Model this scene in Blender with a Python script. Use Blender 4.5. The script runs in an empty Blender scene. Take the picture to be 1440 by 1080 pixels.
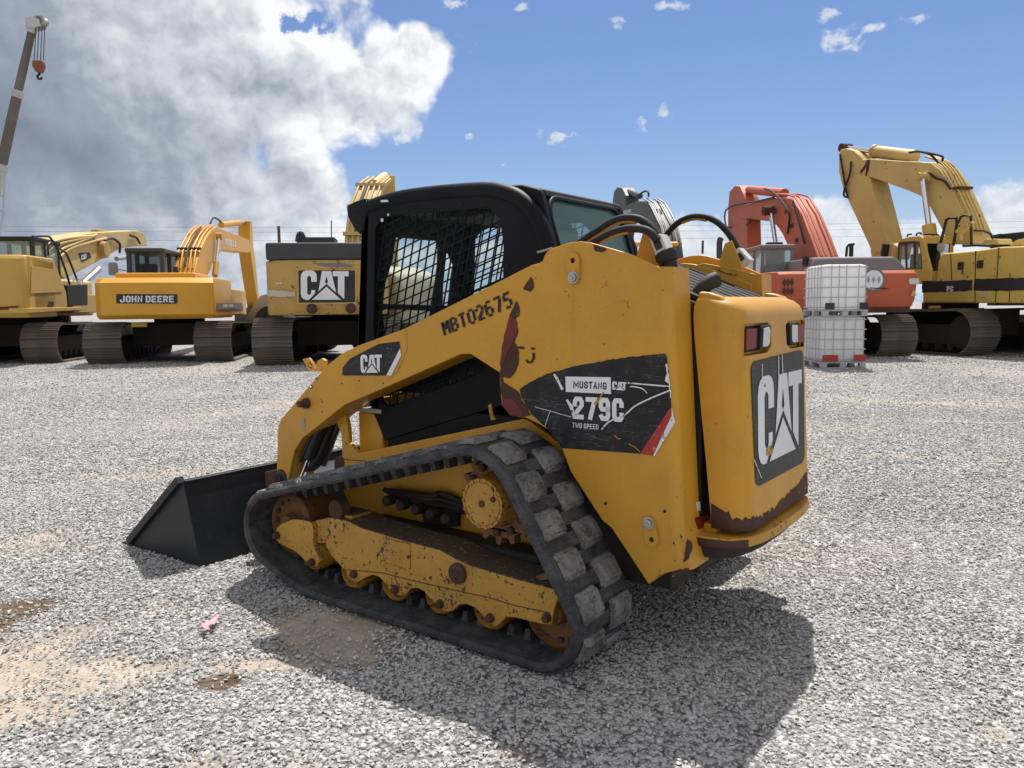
import bpy, bmesh, math, random
import numpy as np
from mathutils import Vector, Matrix
from mathutils.geometry import tessellate_polygon
random.seed(7); rng = np.random.default_rng(7)
SC = bpy.context.scene; COL = SC.collection
R = math.radians

# ------------------------------------------------------------------ camera
CAM = Vector((-1.7912, 3.4040, 1.4568)); YAW, PITCH, ROLL, FOC = -0.9356294, -0.0997601, -0.0110822, 1093.39
cd = Vector((math.cos(YAW)*math.cos(PITCH), math.sin(YAW)*math.cos(PITCH), math.sin(PITCH)))
cr0 = Vector((math.sin(YAW), -math.cos(YAW), 0)); cu0 = cr0.cross(cd)
cr = math.cos(ROLL)*cr0 + math.sin(ROLL)*cu0; cu = -math.sin(ROLL)*cr0 + math.cos(ROLL)*cu0
cam = bpy.data.cameras.new('camera'); camo = bpy.data.objects.new('camera', cam); COL.objects.link(camo)
M = Matrix((cr, cu, -cd)).transposed().to_4x4(); M.translation = CAM; camo.matrix_world = M
cam.sensor_width = 36; cam.lens = FOC/1440*36; cam.clip_start = .05; cam.clip_end = 9000
SC.camera = camo

# ------------------------------------------------------------------ light
SUN = Vector((.20, -.50, 1.0)).normalized()
sun_el = math.asin(SUN.z); sun_rot = math.atan2(SUN.x, SUN.y)
sl = bpy.data.lights.new('sun', 'SUN'); sl.energy = 5.0; sl.angle = R(.5); sl.color = (1, .965, .915)
so = bpy.data.objects.new('sun', sl); COL.objects.link(so); so.rotation_euler = (-SUN).to_track_quat('-Z', 'Y').to_euler()
SC.view_settings.view_transform = 'Standard'; SC.view_settings.look = 'None'
SC.view_settings.gamma = 1; SC.view_settings.exposure = 0.27; SC.view_settings.use_curve_mapping = False
SC.render.engine = 'CYCLES'; SC.cycles.use_denoising = True; SC.cycles.max_bounces = 8; SC.cycles.transparent_max_bounces = 12
SC.cycles.caustics_reflective = False; SC.cycles.caustics_refractive = False; SC.cycles.sample_clamp_indirect = 6

# ------------------------------------------------------------------ node helpers
class NT:
    def __init__(s, tree): s.t = tree; tree.nodes.clear()
    def n(s, typ, **kw):
        nd = s.t.nodes.new(typ)
        for k, v in kw.items(): setattr(nd, k, v)
        return nd
    def put(s, sock, v):
        if v is None: return
        if isinstance(v, bpy.types.NodeSocket): s.t.links.new(v, sock)
        elif isinstance(v, (tuple, list)) and sock.type == 'RGBA' and len(v) == 3: sock.default_value = (*v, 1)
        else: sock.default_value = v
    def m(s, op, a, b=None, c=None, clamp=False):
        nd = s.n('ShaderNodeMath', operation=op, use_clamp=clamp)
        for i, x in enumerate((a, b, c)): s.put(nd.inputs[i], x)
        return nd.outputs[0]
    def mix(s, f, a, b):
        nd = s.n('ShaderNodeMix', data_type='RGBA'); s.put(nd.inputs[0], f); s.put(nd.inputs[6], a); s.put(nd.inputs[7], b); return nd.outputs[2]
    def noise(s, vec, scale, detail=4, rough=.55, dist=0, dim='3D'):
        nd = s.n('ShaderNodeTexNoise', noise_dimensions=dim); s.put(nd.inputs['Vector'], vec)
        nd.inputs['Scale'].default_value = scale; nd.inputs['Detail'].default_value = detail
        nd.inputs['Roughness'].default_value = rough; nd.inputs['Distortion'].default_value = dist
        return nd.outputs['Fac']
    def ramp(s, f, a, b, va=0., vb=1.):
        nd = s.n('ShaderNodeMapRange', interpolation_type='SMOOTHSTEP'); s.put(nd.inputs[0], f)
        for i, x in zip((1, 2, 3, 4), (a, b, va, vb)): nd.inputs[i].default_value = x
        return nd.outputs[0]
    def scale(s, vec, sc, loc=(0, 0, 0), rot=(0, 0, 0)):
        nd = s.n('ShaderNodeMapping'); s.put(nd.inputs[0], vec); nd.inputs['Scale'].default_value = sc
        nd.inputs['Location'].default_value = loc; nd.inputs['Rotation'].default_value = rot; return nd.outputs[0]

# ------------------------------------------------------------------ pixel -> place
def ray(u, v): return cd + cr*((u-720)/FOC) - cu*((v-540)/FOC)
class Frame:
    """a machine's own axes: x forward, y left, z up"""
    def __init__(s, o, yaw):
        s.o = Vector(o); s.yaw = yaw; s.x = Vector((math.cos(yaw), math.sin(yaw), 0)); s.y = Vector((-math.sin(yaw), math.cos(yaw), 0))
        q = CAM - s.o; s.c = Vector((q.dot(s.x), q.dot(s.y), q.z))
    def _r(s, u, v): d = ray(u, v); return Vector((d.dot(s.x), d.dot(s.y), d.z))
    def px(s, u, v, x): d = s._r(u, v); return s.c + d*((x-s.c.x)/d.x)
    def py(s, u, v, y): d = s._r(u, v); return s.c + d*((y-s.c.y)/d.y)
    def pz(s, u, v, z): d = s._r(u, v); return s.c + d*((z-s.c.z)/d.z)
    def pl(s, u, v, p, n):
        d = s._r(u, v); p = Vector(p); n = Vector(n); return s.c + d*((p-s.c).dot(n)/d.dot(n))
W = Frame((0, 0, 0), 0)
HX = Vector((math.cos(YAW), math.sin(YAW), 0)); HY = Vector((-math.sin(YAW), math.cos(YAW), 0))
def field(D, lat, z=0): p = CAM + HX*D + HY*lat; return Vector((p.x, p.y, z))   # metres ahead / to the left of where the photographer stands

# ------------------------------------------------------------------ world: sky and clouds
wd = bpy.data.worlds.new('World'); SC.world = wd; wd.use_nodes = True; wd.cycles.sampling_method = 'MANUAL'; wd.cycles.sample_map_resolution = 512; t = NT(wd.node_tree)
SKY_S = .077
sky = t.n('ShaderNodeTexSky', sky_type='NISHITA', sun_disc=False, sun_elevation=sun_el, sun_rotation=sun_rot, altitude=0, air_density=1.15, dust_density=.15, ozone_density=2.2)
tc = t.n('ShaderNodeTexCoord').outputs['Generated']
sep = t.n('ShaderNodeSeparateXYZ'); t.put(sep.inputs[0], tc)
az0 = YAW  # azimuth is measured from the way the yard's rows face
ca, sa = math.cos(az0), math.sin(az0)
fx = t.m('ADD', t.m('MULTIPLY', sep.outputs[0], ca), t.m('MULTIPLY', sep.outputs[1], sa))
fy = t.m('ADD', t.m('MULTIPLY', sep.outputs[0], -sa), t.m('MULTIPLY', sep.outputs[1], ca))
az = t.m('ARCTAN2', fy, fx); el = t.m('ARCSINE', sep.outputs[2])
def azel(u, v):
    d = ray(u, v).normalized(); x = d.dot(HX); y = d.dot(HY); return math.atan2(y, x), math.asin(d.z)
cmb = t.n('ShaderNodeCombineXYZ'); t.put(cmb.inputs[0], az); t.put(cmb.inputs[1], el)
P = cmb.outputs[0]
def blob(cx, cy, rx, ry, pts=None):
    a, e = azel(cx, cy); k = 1/FOC
    dx = t.m('DIVIDE', t.m('SUBTRACT', az, a), rx*k); dy = t.m('DIVIDE', t.m('SUBTRACT', el, e), ry*k)
    return t.m('SUBTRACT', 1, t.m('SQRT', t.m('ADD', t.m('MULTIPLY', dx, dx), t.m('MULTIPLY', dy, dy))))
def union(L):
    r = L[0]
    for x in L[1:]: r = t.m('SMOOTH_MAX', r, x, .12)
    return r
big = union([blob(60, 60, 420, 330), blob(360, 90, 200, 160), blob(572, 84, 96, 56), blob(480, 135, 120, 78), blob(250, 300, 270, 150), blob(420, 270, 95, 70), blob(400, 330, 130, 40), blob(-350, 150, 600, 500)])
hole = blob(426, 38, 34, 20); nh = t.noise(P, 42, 6, .6)
off2 = t.n('ShaderNodeTexNoise'); t.put(off2.inputs['Vector'], P); off2.inputs['Scale'].default_value = 14; off2.inputs['Detail'].default_value = 4
wv = t.n('ShaderNodeVectorMath', operation='MULTIPLY_ADD'); t.put(wv.inputs[0], off2.outputs['Color']); wv.inputs[1].default_value = (.035, .035, 0); t.put(wv.inputs[2], P)
PW = wv.outputs[0]
def puff(vec, sc, det=3, sm=.55):   # cauliflower billows
    nd = t.n('ShaderNodeTexVoronoi', feature='SMOOTH_F1', voronoi_dimensions='2D'); t.put(nd.inputs['Vector'], vec); nd.inputs['Scale'].default_value = sc
    nd.inputs['Detail'].default_value = det; nd.inputs['Roughness'].default_value = .52; nd.inputs['Lacunarity'].default_value = 2.15; nd.inputs['Smoothness'].default_value = sm
    return t.m('SUBTRACT', 1, nd.outputs['Distance'])
def shift(vec, dx, dy): nd = t.n('ShaderNodeVectorMath', operation='ADD'); t.put(nd.inputs[0], vec); nd.inputs[1].default_value = (dx, dy, 0); return nd.outputs[0]
n1 = t.noise(PW, 9, 10, .6); p1 = puff(PW, 11); p1b = puff(shift(PW, -.010, .022), 11)
n2 = t.noise(t.scale(P, (4, 6, 1)), 1, 7, .55)
n3 = t.noise(t.scale(P, (2.2, 13, 1), (3, 0, 0), (0, 0, .12)), 1, 7, .58, .3)
dens = t.m('ADD', big, t.m('ADD', t.m('MULTIPLY', t.m('SUBTRACT', n1, .48), .80), t.m('MULTIPLY', t.m('SUBTRACT', p1, .55), .5)))
dens = t.m('SUBTRACT', dens, t.m('MULTIPLY', t.ramp(t.m('ADD', hole, t.m('MULTIPLY', t.m('SUBTRACT', nh, .5), 2.4)), -.1, 1.5), 1.1))
cover = t.ramp(dens, -.04, .24)
edge = t.ramp(dens, .10, .75, 1, 0)
# the sunlit crown of the cloud and its deep grey body
PTS = [(30, 30, .30), (20, 170, .06), (30, 320, .30), (-300, 200, .10), (150, 20, .46), (165, 78, .66), (90, 130, .30), (120, 220, .12), (250, 70, .62), (240, 160, .34), (330, 40, .80), (320, 120, .56), (400, 30, .95), (385, 130, .52), (425, 165, .78), (340, 200, .40), (230, 260, .32), (400, 250, .52), (445, 225, .90), (470, 175, .93), (500, 60, .98), (560, 70, .96), (625, 100, 1.0), (575, 120, .78), (520, 130, .70), (320, 165, .60), (450, 305, .70), (300, 320, .56), (100, 335, .46)]
num = den = None
pw2 = t.n('ShaderNodeVectorMath', operation='MULTIPLY_ADD'); t.put(pw2.inputs[0], off2.outputs['Color']); pw2.inputs[1].default_value = (.07, .07, 0); t.put(pw2.inputs[2], shift(P, -.035, -.035))
for u_, v_, b_ in PTS:
    a_, e_ = azel(u_, v_); dn_ = t.n('ShaderNodeVectorMath', operation='DISTANCE'); t.put(dn_.inputs[0], pw2.outputs[0]); dn_.inputs[1].default_value = (a_, e_, 0)
    w_ = t.m('POWER', t.m('ADD', dn_.outputs['Value'], .012), -3.0)
    num = t.m('MULTIPLY', w_, b_) if num is None else t.m('MULTIPLY_ADD', w_, b_, num); den = w_ if den is None else t.m('ADD', den, w_)
cb = t.m('DIVIDE', num, den)
emb = t.m('SUBTRACT', p1, p1b)
n1s = t.noise(shift(PW, -.006, .014), 9, 10, .6)
lit = t.m('ADD', cb, t.m('MULTIPLY', t.m('SUBTRACT', edge, .25), .10))
lit = t.m('ADD', lit, t.m('MULTIPLY', emb, t.m('MULTIPLY_ADD', cb, .55, .02)))
lit = t.m('ADD', lit, t.m('MULTIPLY', t.m('SUBTRACT', n1, n1s), t.m('MULTIPLY_ADD', cb, 1.9, .25)))
lit = t.m('ADD', lit, t.m('MULTIPLY', t.m('SUBTRACT', n3, .48), t.ramp(el, R(2), R(11), 1.0, .22)), clamp=True)
cr_ = t.n('ShaderNodeValToRGB'); t.put(cr_.inputs[0], lit)
els = cr_.color_ramp.elements; els[0].position = 0; els[0].color = (.19, .235, .305, 1); els[1].position = 1; els[1].color = (.92, .93, .945, 1)
e = els.new(.36); e.color = (.33, .375, .45, 1); e = els.new(.66); e.color = (.60, .64, .70, 1)
k = 1/SKY_S/1.149
cl = t.n('ShaderNodeMix', data_type='RGBA', blend_type='MULTIPLY'); cl.inputs[0].default_value = 1; t.put(cl.inputs[6], cr_.outputs[0]); cl.inputs[7].default_value = (k, k, k, 1)
# fair-weather cumulus low over the horizon and small shreds
low = union([blob(1300, 380, 520, 40), blob(1150, 345, 460, 36), blob(1165, 305, 50, 30), blob(1400, 305, 80, 38), blob(1180, 320, 75, 42), blob(1400, 300, 90, 40), blob(1290, 345, 240, 26), blob(975, 345, 130, 40), blob(700, 360, 300, 22), blob(1700, 320, 200, 50), blob(-700, 340, 300, 60)])
nl = t.noise(PW, 22, 10, .6); pl_ = t.noise(PW, 34, 5, .6); plb = t.noise(shift(PW, -.004, .010), 34, 5, .6)
dl = t.m('ADD', low, t.m('ADD', t.m('MULTIPLY', t.m('SUBTRACT', nl, .5), 1.3), t.m('MULTIPLY', t.m('SUBTRACT', pl_, .55), .8)))
covl = t.ramp(dl, -.05, .42, 0, .95)
shred = union([blob(784, 192, 34, 17), blob(566, 195, 28, 13), blob(1180, 55, 42, 24), blob(1165, 20, 26, 12), blob(935, 160, 16, 16), blob(905, 175, 12, 18), blob(866, 30, 15, 12), blob(732, 10, 15, 10), blob(640, 5, 30, 9), blob(660, 190, 10, 9), blob(708, 232, 12, 6), blob(1225, 40, 22, 10), blob(940, 8, 40, 9), blob(1290, 25, 30, 8)])
ns = t.noise(t.scale(PW, (1, 1.3, 1)), 60, 6, .6)
ds = t.m('ADD', shred, t.m('MULTIPLY', t.m('SUBTRACT', ns, .5), 2.6))
covs = t.m('MULTIPLY', t.ramp(ds, .35, .95), .75)
# beyond the frame: unseen cloud added all round, broad and white to lift the shade
front = t.ramp(t.m('ABSOLUTE', az), R(44), R(60))
zen = t.ramp(el, R(26), R(36)); out = t.m('MAXIMUM', front, zen)
n3d = t.noise(tc, 3.2, 8, .58)
covo = t.m('MULTIPLY', t.ramp(n3d, .40, .52), out)
covl = t.m('MAXIMUM', covl, covs)
litl = t.m('ADD', .66, t.m('ADD', t.m('MULTIPLY', t.m('SUBTRACT', pl_, plb), 1.3), t.m('MULTIPLY', t.m('SUBTRACT', nl, .5), .9)), clamp=True)
wl = t.mix(litl, (.42*k, .50*k, .62*k), (.88*k, .90*k, .92*k))
tint = t.n('ShaderNodeMix', data_type='RGBA', blend_type='MULTIPLY'); tint.inputs[0].default_value = 1; t.put(tint.inputs[6], sky.outputs[0]); tint.inputs[7].default_value = (.80, .85, 1.06, 1)
haze = t.ramp(el, R(0), R(10), .75, 0)
c0 = t.mix(haze, tint.outputs[2], (.44*k, .58*k, .82*k))
c1 = t.mix(covo, c0, (.78*k, .775*k, .77*k))
c2 = t.mix(covl, c1, wl)
c3 = t.mix(cover, c2, cl.outputs[2])
bg = t.n('ShaderNodeBackground'); t.put(bg.inputs[0], c3); bg.inputs[1].default_value = SKY_S
wo = t.n('ShaderNodeOutputWorld'); t.t.links.new(bg.outputs[0], wo.inputs[0])

# ------------------------------------------------------------------ materials
MAT = {}
def mat(name):
    m = bpy.data.materials.new(name); m.use_nodes = True; t = NT(m.node_tree); MAT[name] = m
    b = t.n('ShaderNodeBsdfPrincipled'); o = t.n('ShaderNodeOutputMaterial'); t.t.links.new(b.outputs[0], o.inputs[0]); return t, b, m
def bump(t, b, h, dist, strength=1.):
    n = t.n('ShaderNodeBump'); t.put(n.inputs['Height'], h); n.inputs['Distance'].default_value = dist; n.inputs['Strength'].default_value = strength
    t.put(b.inputs['Normal'], n.outputs[0])
def paint(name, col, rough=.4, dirt=.25, dcol=(.16, .11, .07), chips=0., cscale=30, chipcol=(.045, .022, .014), top=0., streak=.0, sc=1., coat=0., spec=.4, scr=0.):
    t, b, m = mat(name); b.inputs['Specular IOR Level'].default_value = spec; oc = t.n('ShaderNodeTexCoord').outputs['Object']
    n = t.noise(oc, 3*sc, 8, .6); n2_ = t.noise(oc, 40*sc, 4, .6)
    f = t.m('MULTIPLY', t.ramp(t.m('ADD', t.m('MULTIPLY', n, .8), t.m('MULTIPLY', n2_, .2)), .42, .72), dirt)
    fade = t.noise(oc, 1.1*sc, 3, .5)
    base = t.mix(t.ramp(fade, .3, .7), col, tuple(c*.86+.012 for c in col))
    c = t.mix(f, base, dcol); r = t.m('ADD', rough, t.m('MULTIPLY', n, .18))
    if streak:
        st = t.noise(t.scale(oc, (26*sc, 26*sc, 1.2*sc)), 1, 4, .6)
        c = t.mix(t.m('MULTIPLY', t.ramp(st, .55, .78), streak), c, dcol)
    if chips:
        v = t.noise(t.scale(oc, (1, 1, .8)), cscale, 5, .62, .3); big_ = t.noise(oc, 5.5*sc, 4, .55)
        cm = t.ramp(t.m('ADD', v, t.m('MULTIPLY', t.m('SUBTRACT', big_, .5), .45)), .69-chips*.14, .71-chips*.14)
        cc_ = t.mix(t.ramp(n2_, .35, .65), chipcol, tuple(x*2.2+.01 for x in chipcol)); c = t.mix(cm, c, cc_); r = t.m('ADD', r, t.m('MULTIPLY', cm, .35), clamp=True)
    if scr:   # long thin scratches at a few angles
        sm_ = None
        for i_, rt in enumerate((.35, -.6, 1.2, -.1)):
            q_ = t.scale(oc, (2.2, 2.2, 60), (i_*2.7, i_*1.3, i_*4.1), (0, rt, 0)); x_ = t.noise(q_, 1.6, 3, .6)
            l_ = t.m('MULTIPLY', t.ramp(t.m('ABSOLUTE', t.m('SUBTRACT', x_, .5)), 0, .010, 1, 0), t.ramp(t.noise(oc, 6+i_*2, 3, .6), .56, .62))
            sm_ = l_ if sm_ is None else t.m('MAXIMUM', sm_, l_)
        c = t.mix(t.m('MULTIPLY', sm_, scr*.8), c, chipcol if scr > .5 else (.28, .16, .06) if col[0] > .1 else (.10, .10, .10))
    if top:
        g = t.n('ShaderNodeNewGeometry'); sp = t.n('ShaderNodeSeparateXYZ'); t.put(sp.inputs[0], g.outputs['Normal'])
        tm = t.m('MULTIPLY', t.ramp(sp.outputs[2], .25, .75), t.ramp(n2_, .25, .45)); tm = t.m('MULTIPLY', tm, top)
        c = t.mix(tm, c, (.085, .058, .040)); r = t.m('MAXIMUM', r, t.m('MULTIPLY', tm, .9))
    t.put(b.inputs['Base Color'], c); t.put(b.inputs['Roughness'], r); b.inputs['Coat Weight'].default_value = coat; b.inputs['Coat Roughness'].default_value = .15
    bump(t, b, n2_, .0012/sc, .35); return m
paint('loader_yellow', (.585, .292, .020), .36, .22, (.22, .125, .04), chips=-.12, cscale=70, streak=.16, coat=.05, scr=.25)
paint('bumper_yellow', (.52, .27, .032), .42, .3, (.14, .085, .04), chips=.55, cscale=45)
paint('frame_yellow', (.50, .27, .035), .45, .4, (.12, .075, .04), chips=.62, cscale=58, top=1., scr=1.)
paint('hub_yellow', (.48, .25, .03), .42, .45, (.10, .06, .03), chips=.6, cscale=50)
paint('idler_orange', (.20, .085, .022), .6, .7, (.07, .038, .02), chips=.5, cscale=24)
paint('rust', (.075, .034, .021), .8, .6, (.035, .018, .013))
paint('scar_rust', (.070, .032, .022), .75, .6, (.030, .014, .012), chips=.12, cscale=48, chipcol=(.34, .17, .03))
paint('scar_red', (.165, .028, .025), .65, .55, (.06, .020, .016), chips=.18, cscale=60, chipcol=(.05, .022, .016))
paint('black_paint', (.007, .007, .009), .36, .10, (.06, .055, .05), coat=.1)
paint('cab_black', (.003, .0035, .005), .45, .05, (.03, .03, .03), spec=.16)
paint('bucket_black', (.009, .011, .015), .36, .14, (.04, .04, .042), streak=.3, spec=.3, scr=.25)
paint('black_plastic', (.010, .010, .011), .55, .2, (.05, .042, .038), spec=.3)
paint('oily', (.016, .013, .011), .6, .5, (.05, .035, .025))
paint('clamp_grey', (.60, .60, .58), .4, .2)
paint('steel', (.33, .33, .33), .38, .4, (.12, .09, .07))
paint('white_plastic', (.62, .62, .60), .45, .2)
paint('seat_cloth', (.02, .02, .022), .8, .2)
paint('jd_yellow', (.62, .31, .022), .34, .12, (.22, .13, .04), sc=.5, streak=.08)
paint('cat_yellow_old', (.50, .31, .075), .45, .42, (.20, .14, .08), chips=.3, cscale=9, sc=.4, streak=.3)
paint('cat_yellow_new', (.50, .315, .065), .36, .15, (.25, .17, .08), sc=.4)
paint('cat_boom', (.60, .43, .165), .5, .4, (.25, .17, .09), sc=.4, streak=.1)
paint('pc_yellow', (.62, .42, .085), .45, .38, (.27, .17, .07), chips=.25, cscale=8, sc=.4, streak=.25)
paint('pc_boom', (.63, .46, .155), .5, .45, (.33, .22, .11), sc=.35, streak=.1, chips=.1, cscale=9)
paint('hi_orange', (.50, .105, .045), .5, .4, (.30, .14, .09), sc=.4, streak=.25)
paint('hi_grey', (.16, .155, .16), .5, .3, (.2, .18, .16), sc=.4)
paint('cream', (.52, .47, .36), .5, .3, (.25, .2, .15), sc=.4)
paint('deere_grey', (.055, .055, .058), .45, .3, (.12, .10, .09), sc=.4)
paint('hood_dark', (.035, .037, .040), .4, .3, (.10, .09, .08), sc=.4)
paint('shoe', (.115, .092, .075), .62, .75, (.20, .155, .115), sc=.6, top=.3)
paint('under_dark', (.022, .018, .016), .8, .5, (.06, .045, .035), sc=.5)
paint('crane_brown', (.12, .095, .08), .6, .5, (.22, .19, .16), sc=.2)
paint('crane_light', (.48, .50, .48), .5, .3, sc=.2)
paint('hook_red', (.24, .055, .035), .6, .4, sc=.3)
paint('pole_wood', (.08, .065, .05), .9, .4)
paint('ibc_plastic', (.88, .88, .88), .42, .08, (.62, .60, .56), sc=.5)
_t = MAT['ibc_plastic'].node_tree; _o = next(n for n in _t.nodes if n.type == 'OUTPUT_MATERIAL'); _b = next(n for n in _t.nodes if n.type == 'BSDF_PRINCIPLED')
_tr = _t.nodes.new('ShaderNodeBsdfTranslucent'); _tr.inputs[0].default_value = (.95, .95, .95, 1); _mx = _t.nodes.new('ShaderNodeMixShader'); _mx.inputs[0].default_value = .42
_t.links.new(_b.outputs[0], _mx.inputs[1]); _t.links.new(_tr.outputs[0], _mx.inputs[2]); _t.links.new(_mx.outputs[0], _o.inputs[0])   # milky polythene lets light through
paint('ibc_steel', (.42, .43, .44), .38, .2, (.25, .22, .2))
paint('ibc_black', (.02, .02, .02), .6, .2)
paint('ibc_red', (.42, .03, .025), .5, .3)
paint('letter_white', (.74, .75, .77), .45, .12, (.3, .3, .3))
paint('letter_black', (.012, .012, .012), .5, .05)
paint('lens_red', (.17, .004, .008), .3, .1, (.06, .01, .01), spec=.25)
paint('lens_white', (.55, .56, .57), .16, .1, coat=.6)
paint('pink', (.74, .33, .37), .6, .1)
paint('blue_cloth', (.06, .11, .30), .7, .2)
def m_decal():   # black vinyl scored by white scratches
    t, b, m = mat('decal_black'); oc = t.n('ShaderNodeTexCoord').outputs['Object']
    s = None
    for i, (rot, sc_) in enumerate([((0, .25, .2), 5), ((.1, -.5, .1), 4), ((.2, 1.1, .3), 6), ((.0, -.05, 0), 7), ((.3, .8, 1.2), 5)]):
        w = t.noise(oc, 3+i, 2, .5); vv = t.n('ShaderNodeVectorMath', operation='MULTIPLY_ADD'); vv.inputs[1].default_value = (.05, .05, .05)
        nn = t.n('ShaderNodeTexNoise'); t.put(nn.inputs['Vector'], oc); nn.inputs['Scale'].default_value = 4+i; t.put(vv.inputs[0], nn.outputs['Color']); t.put(vv.inputs[2], oc)
        q = t.scale(vv.outputs[0], (sc_*.6, sc_*.6, sc_*24), (i*3.1, i, i*1.7), rot)
        x = t.noise(q, 1, 2, .5)
        line = t.ramp(t.m('ABSOLUTE', t.m('SUBTRACT', x, .5)), .0, .0045, 1, 0)
        br = t.ramp(t.noise(t.scale(oc, (1, 1, 1), (i*5., 2, i)), 7, 4, .6), .53, .62)
        line = t.m('MULTIPLY', line, br); s = line if s is None else t.m('MAXIMUM', s, line)
    haze_ = t.m('MULTIPLY', t.ramp(t.noise(oc, 9, 8, .7), .5, .75), .22)
    c = t.mix(haze_, (.013, .013, .015), (.10, .10, .10)); c = t.mix(t.m('MULTIPLY', s, .75), c, (.42, .43, .44))
    t.put(b.inputs['Base Color'], c); b.inputs['Roughness'].default_value = .45; b.inputs['Specular IOR Level'].default_value = .28
m_decal()
def m_worn(name, a, bcol, th):
    t, b, m = mat(name); oc = t.n('ShaderNodeTexCoord').outputs['Object']
    c = t.mix(t.ramp(t.noise(t.scale(oc, (1, 1, 1)), 45, 5, .7), th, th+.05), a, bcol); t.put(b.inputs['Base Color'], c); b.inputs['Roughness'].default_value = .5
m_worn('decal_red', (.36, .022, .02), (.62, .50, .45), .60)
m_worn('decal_white_worn', (.70, .70, .70), (.02, .02, .02), .58)
def m_rubber(name, c1, c2, th=.5):
    t, b, m = mat(name); oc = t.n('ShaderNodeTexCoord').outputs['Object']; oi = t.n('ShaderNodeObjectInfo')
    v = t.n('ShaderNodeVectorMath', operation='ADD'); t.put(v.inputs[0], oc); t.put(v.inputs[1], oi.outputs['Location'])
    n = t.noise(v.outputs[0], 9, 10, .68); n2_ = t.noise(v.outputs[0], 70, 5, .7); sc_ = t.noise(t.scale(v.outputs[0], (60, 14, 60)), 1, 3, .6)
    f = t.ramp(t.m('ADD', t.m('MULTIPLY', n, .7), t.m('MULTIPLY', n2_, .3)), th-.14, th+.14)
    c = t.mix(f, c1, c2); c = t.mix(t.m('MULTIPLY', t.ramp(sc_, .58, .66), .55), c, tuple(x*.35 for x in c1))
    t.put(b.inputs['Base Color'], c); t.put(b.inputs['Roughness'], t.m('ADD', .62, t.m('MULTIPLY', n, .25))); b.inputs['Specular IOR Level'].default_value = .35
    bump(t, b, t.m('ADD', n2_, t.m('MULTIPLY', sc_, .5)), .004, .6)
m_rubber('rubber', (.026, .027, .030), (.085, .085, .086), .52)
m_rubber('rubber_lug', (.048, .049, .051), (.225, .22, .212), .49)
def m_metal(name, col, r):
    t, b, m = mat(name); b.inputs['Base Color'].default_value = (*col, 1); b.inputs['Metallic'].default_value = 1; b.inputs['Roughness'].default_value = r
m_metal('chrome', (.75, .75, .76), .12); m_metal('bolt', (.42, .41, .40), .42); m_metal('glint_steel', (.62, .62, .62), .3)
def m_glass(name, tint_, op, dark=(.02, .05, .05)):
    m = bpy.data.materials.new(name); m.use_nodes = True; t = NT(m.node_tree); MAT[name] = m
    tr = t.n('ShaderNodeBsdfTransparent'); tr.inputs[0].default_value = (*tint_, 1)
    b = t.n('ShaderNodeBsdfPrincipled'); b.inputs['Base Color'].default_value = (*dark, 1); b.inputs['Roughness'].default_value = .04
    mx = t.n('ShaderNodeMixShader'); mx.inputs[0].default_value = op; t.t.links.new(tr.outputs[0], mx.inputs[1]); t.t.links.new(b.outputs[0], mx.inputs[2])
    o = t.n('ShaderNodeOutputMaterial'); t.t.links.new(mx.outputs[0], o.inputs[0])
m_glass('teal_glass', (.66, .83, .84), .42, (.13, .25, .26)); m_glass('side_glass', (.88, .93, .92), .09); m_glass('pale_glass', (.92, .97, .97), .28, (.40, .48, .50)); m_glass('dark_glass', (.80, .85, .85), .22, (.02, .025, .025))  # teal and pale panes: sky reflection put into a brightened base colour

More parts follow.
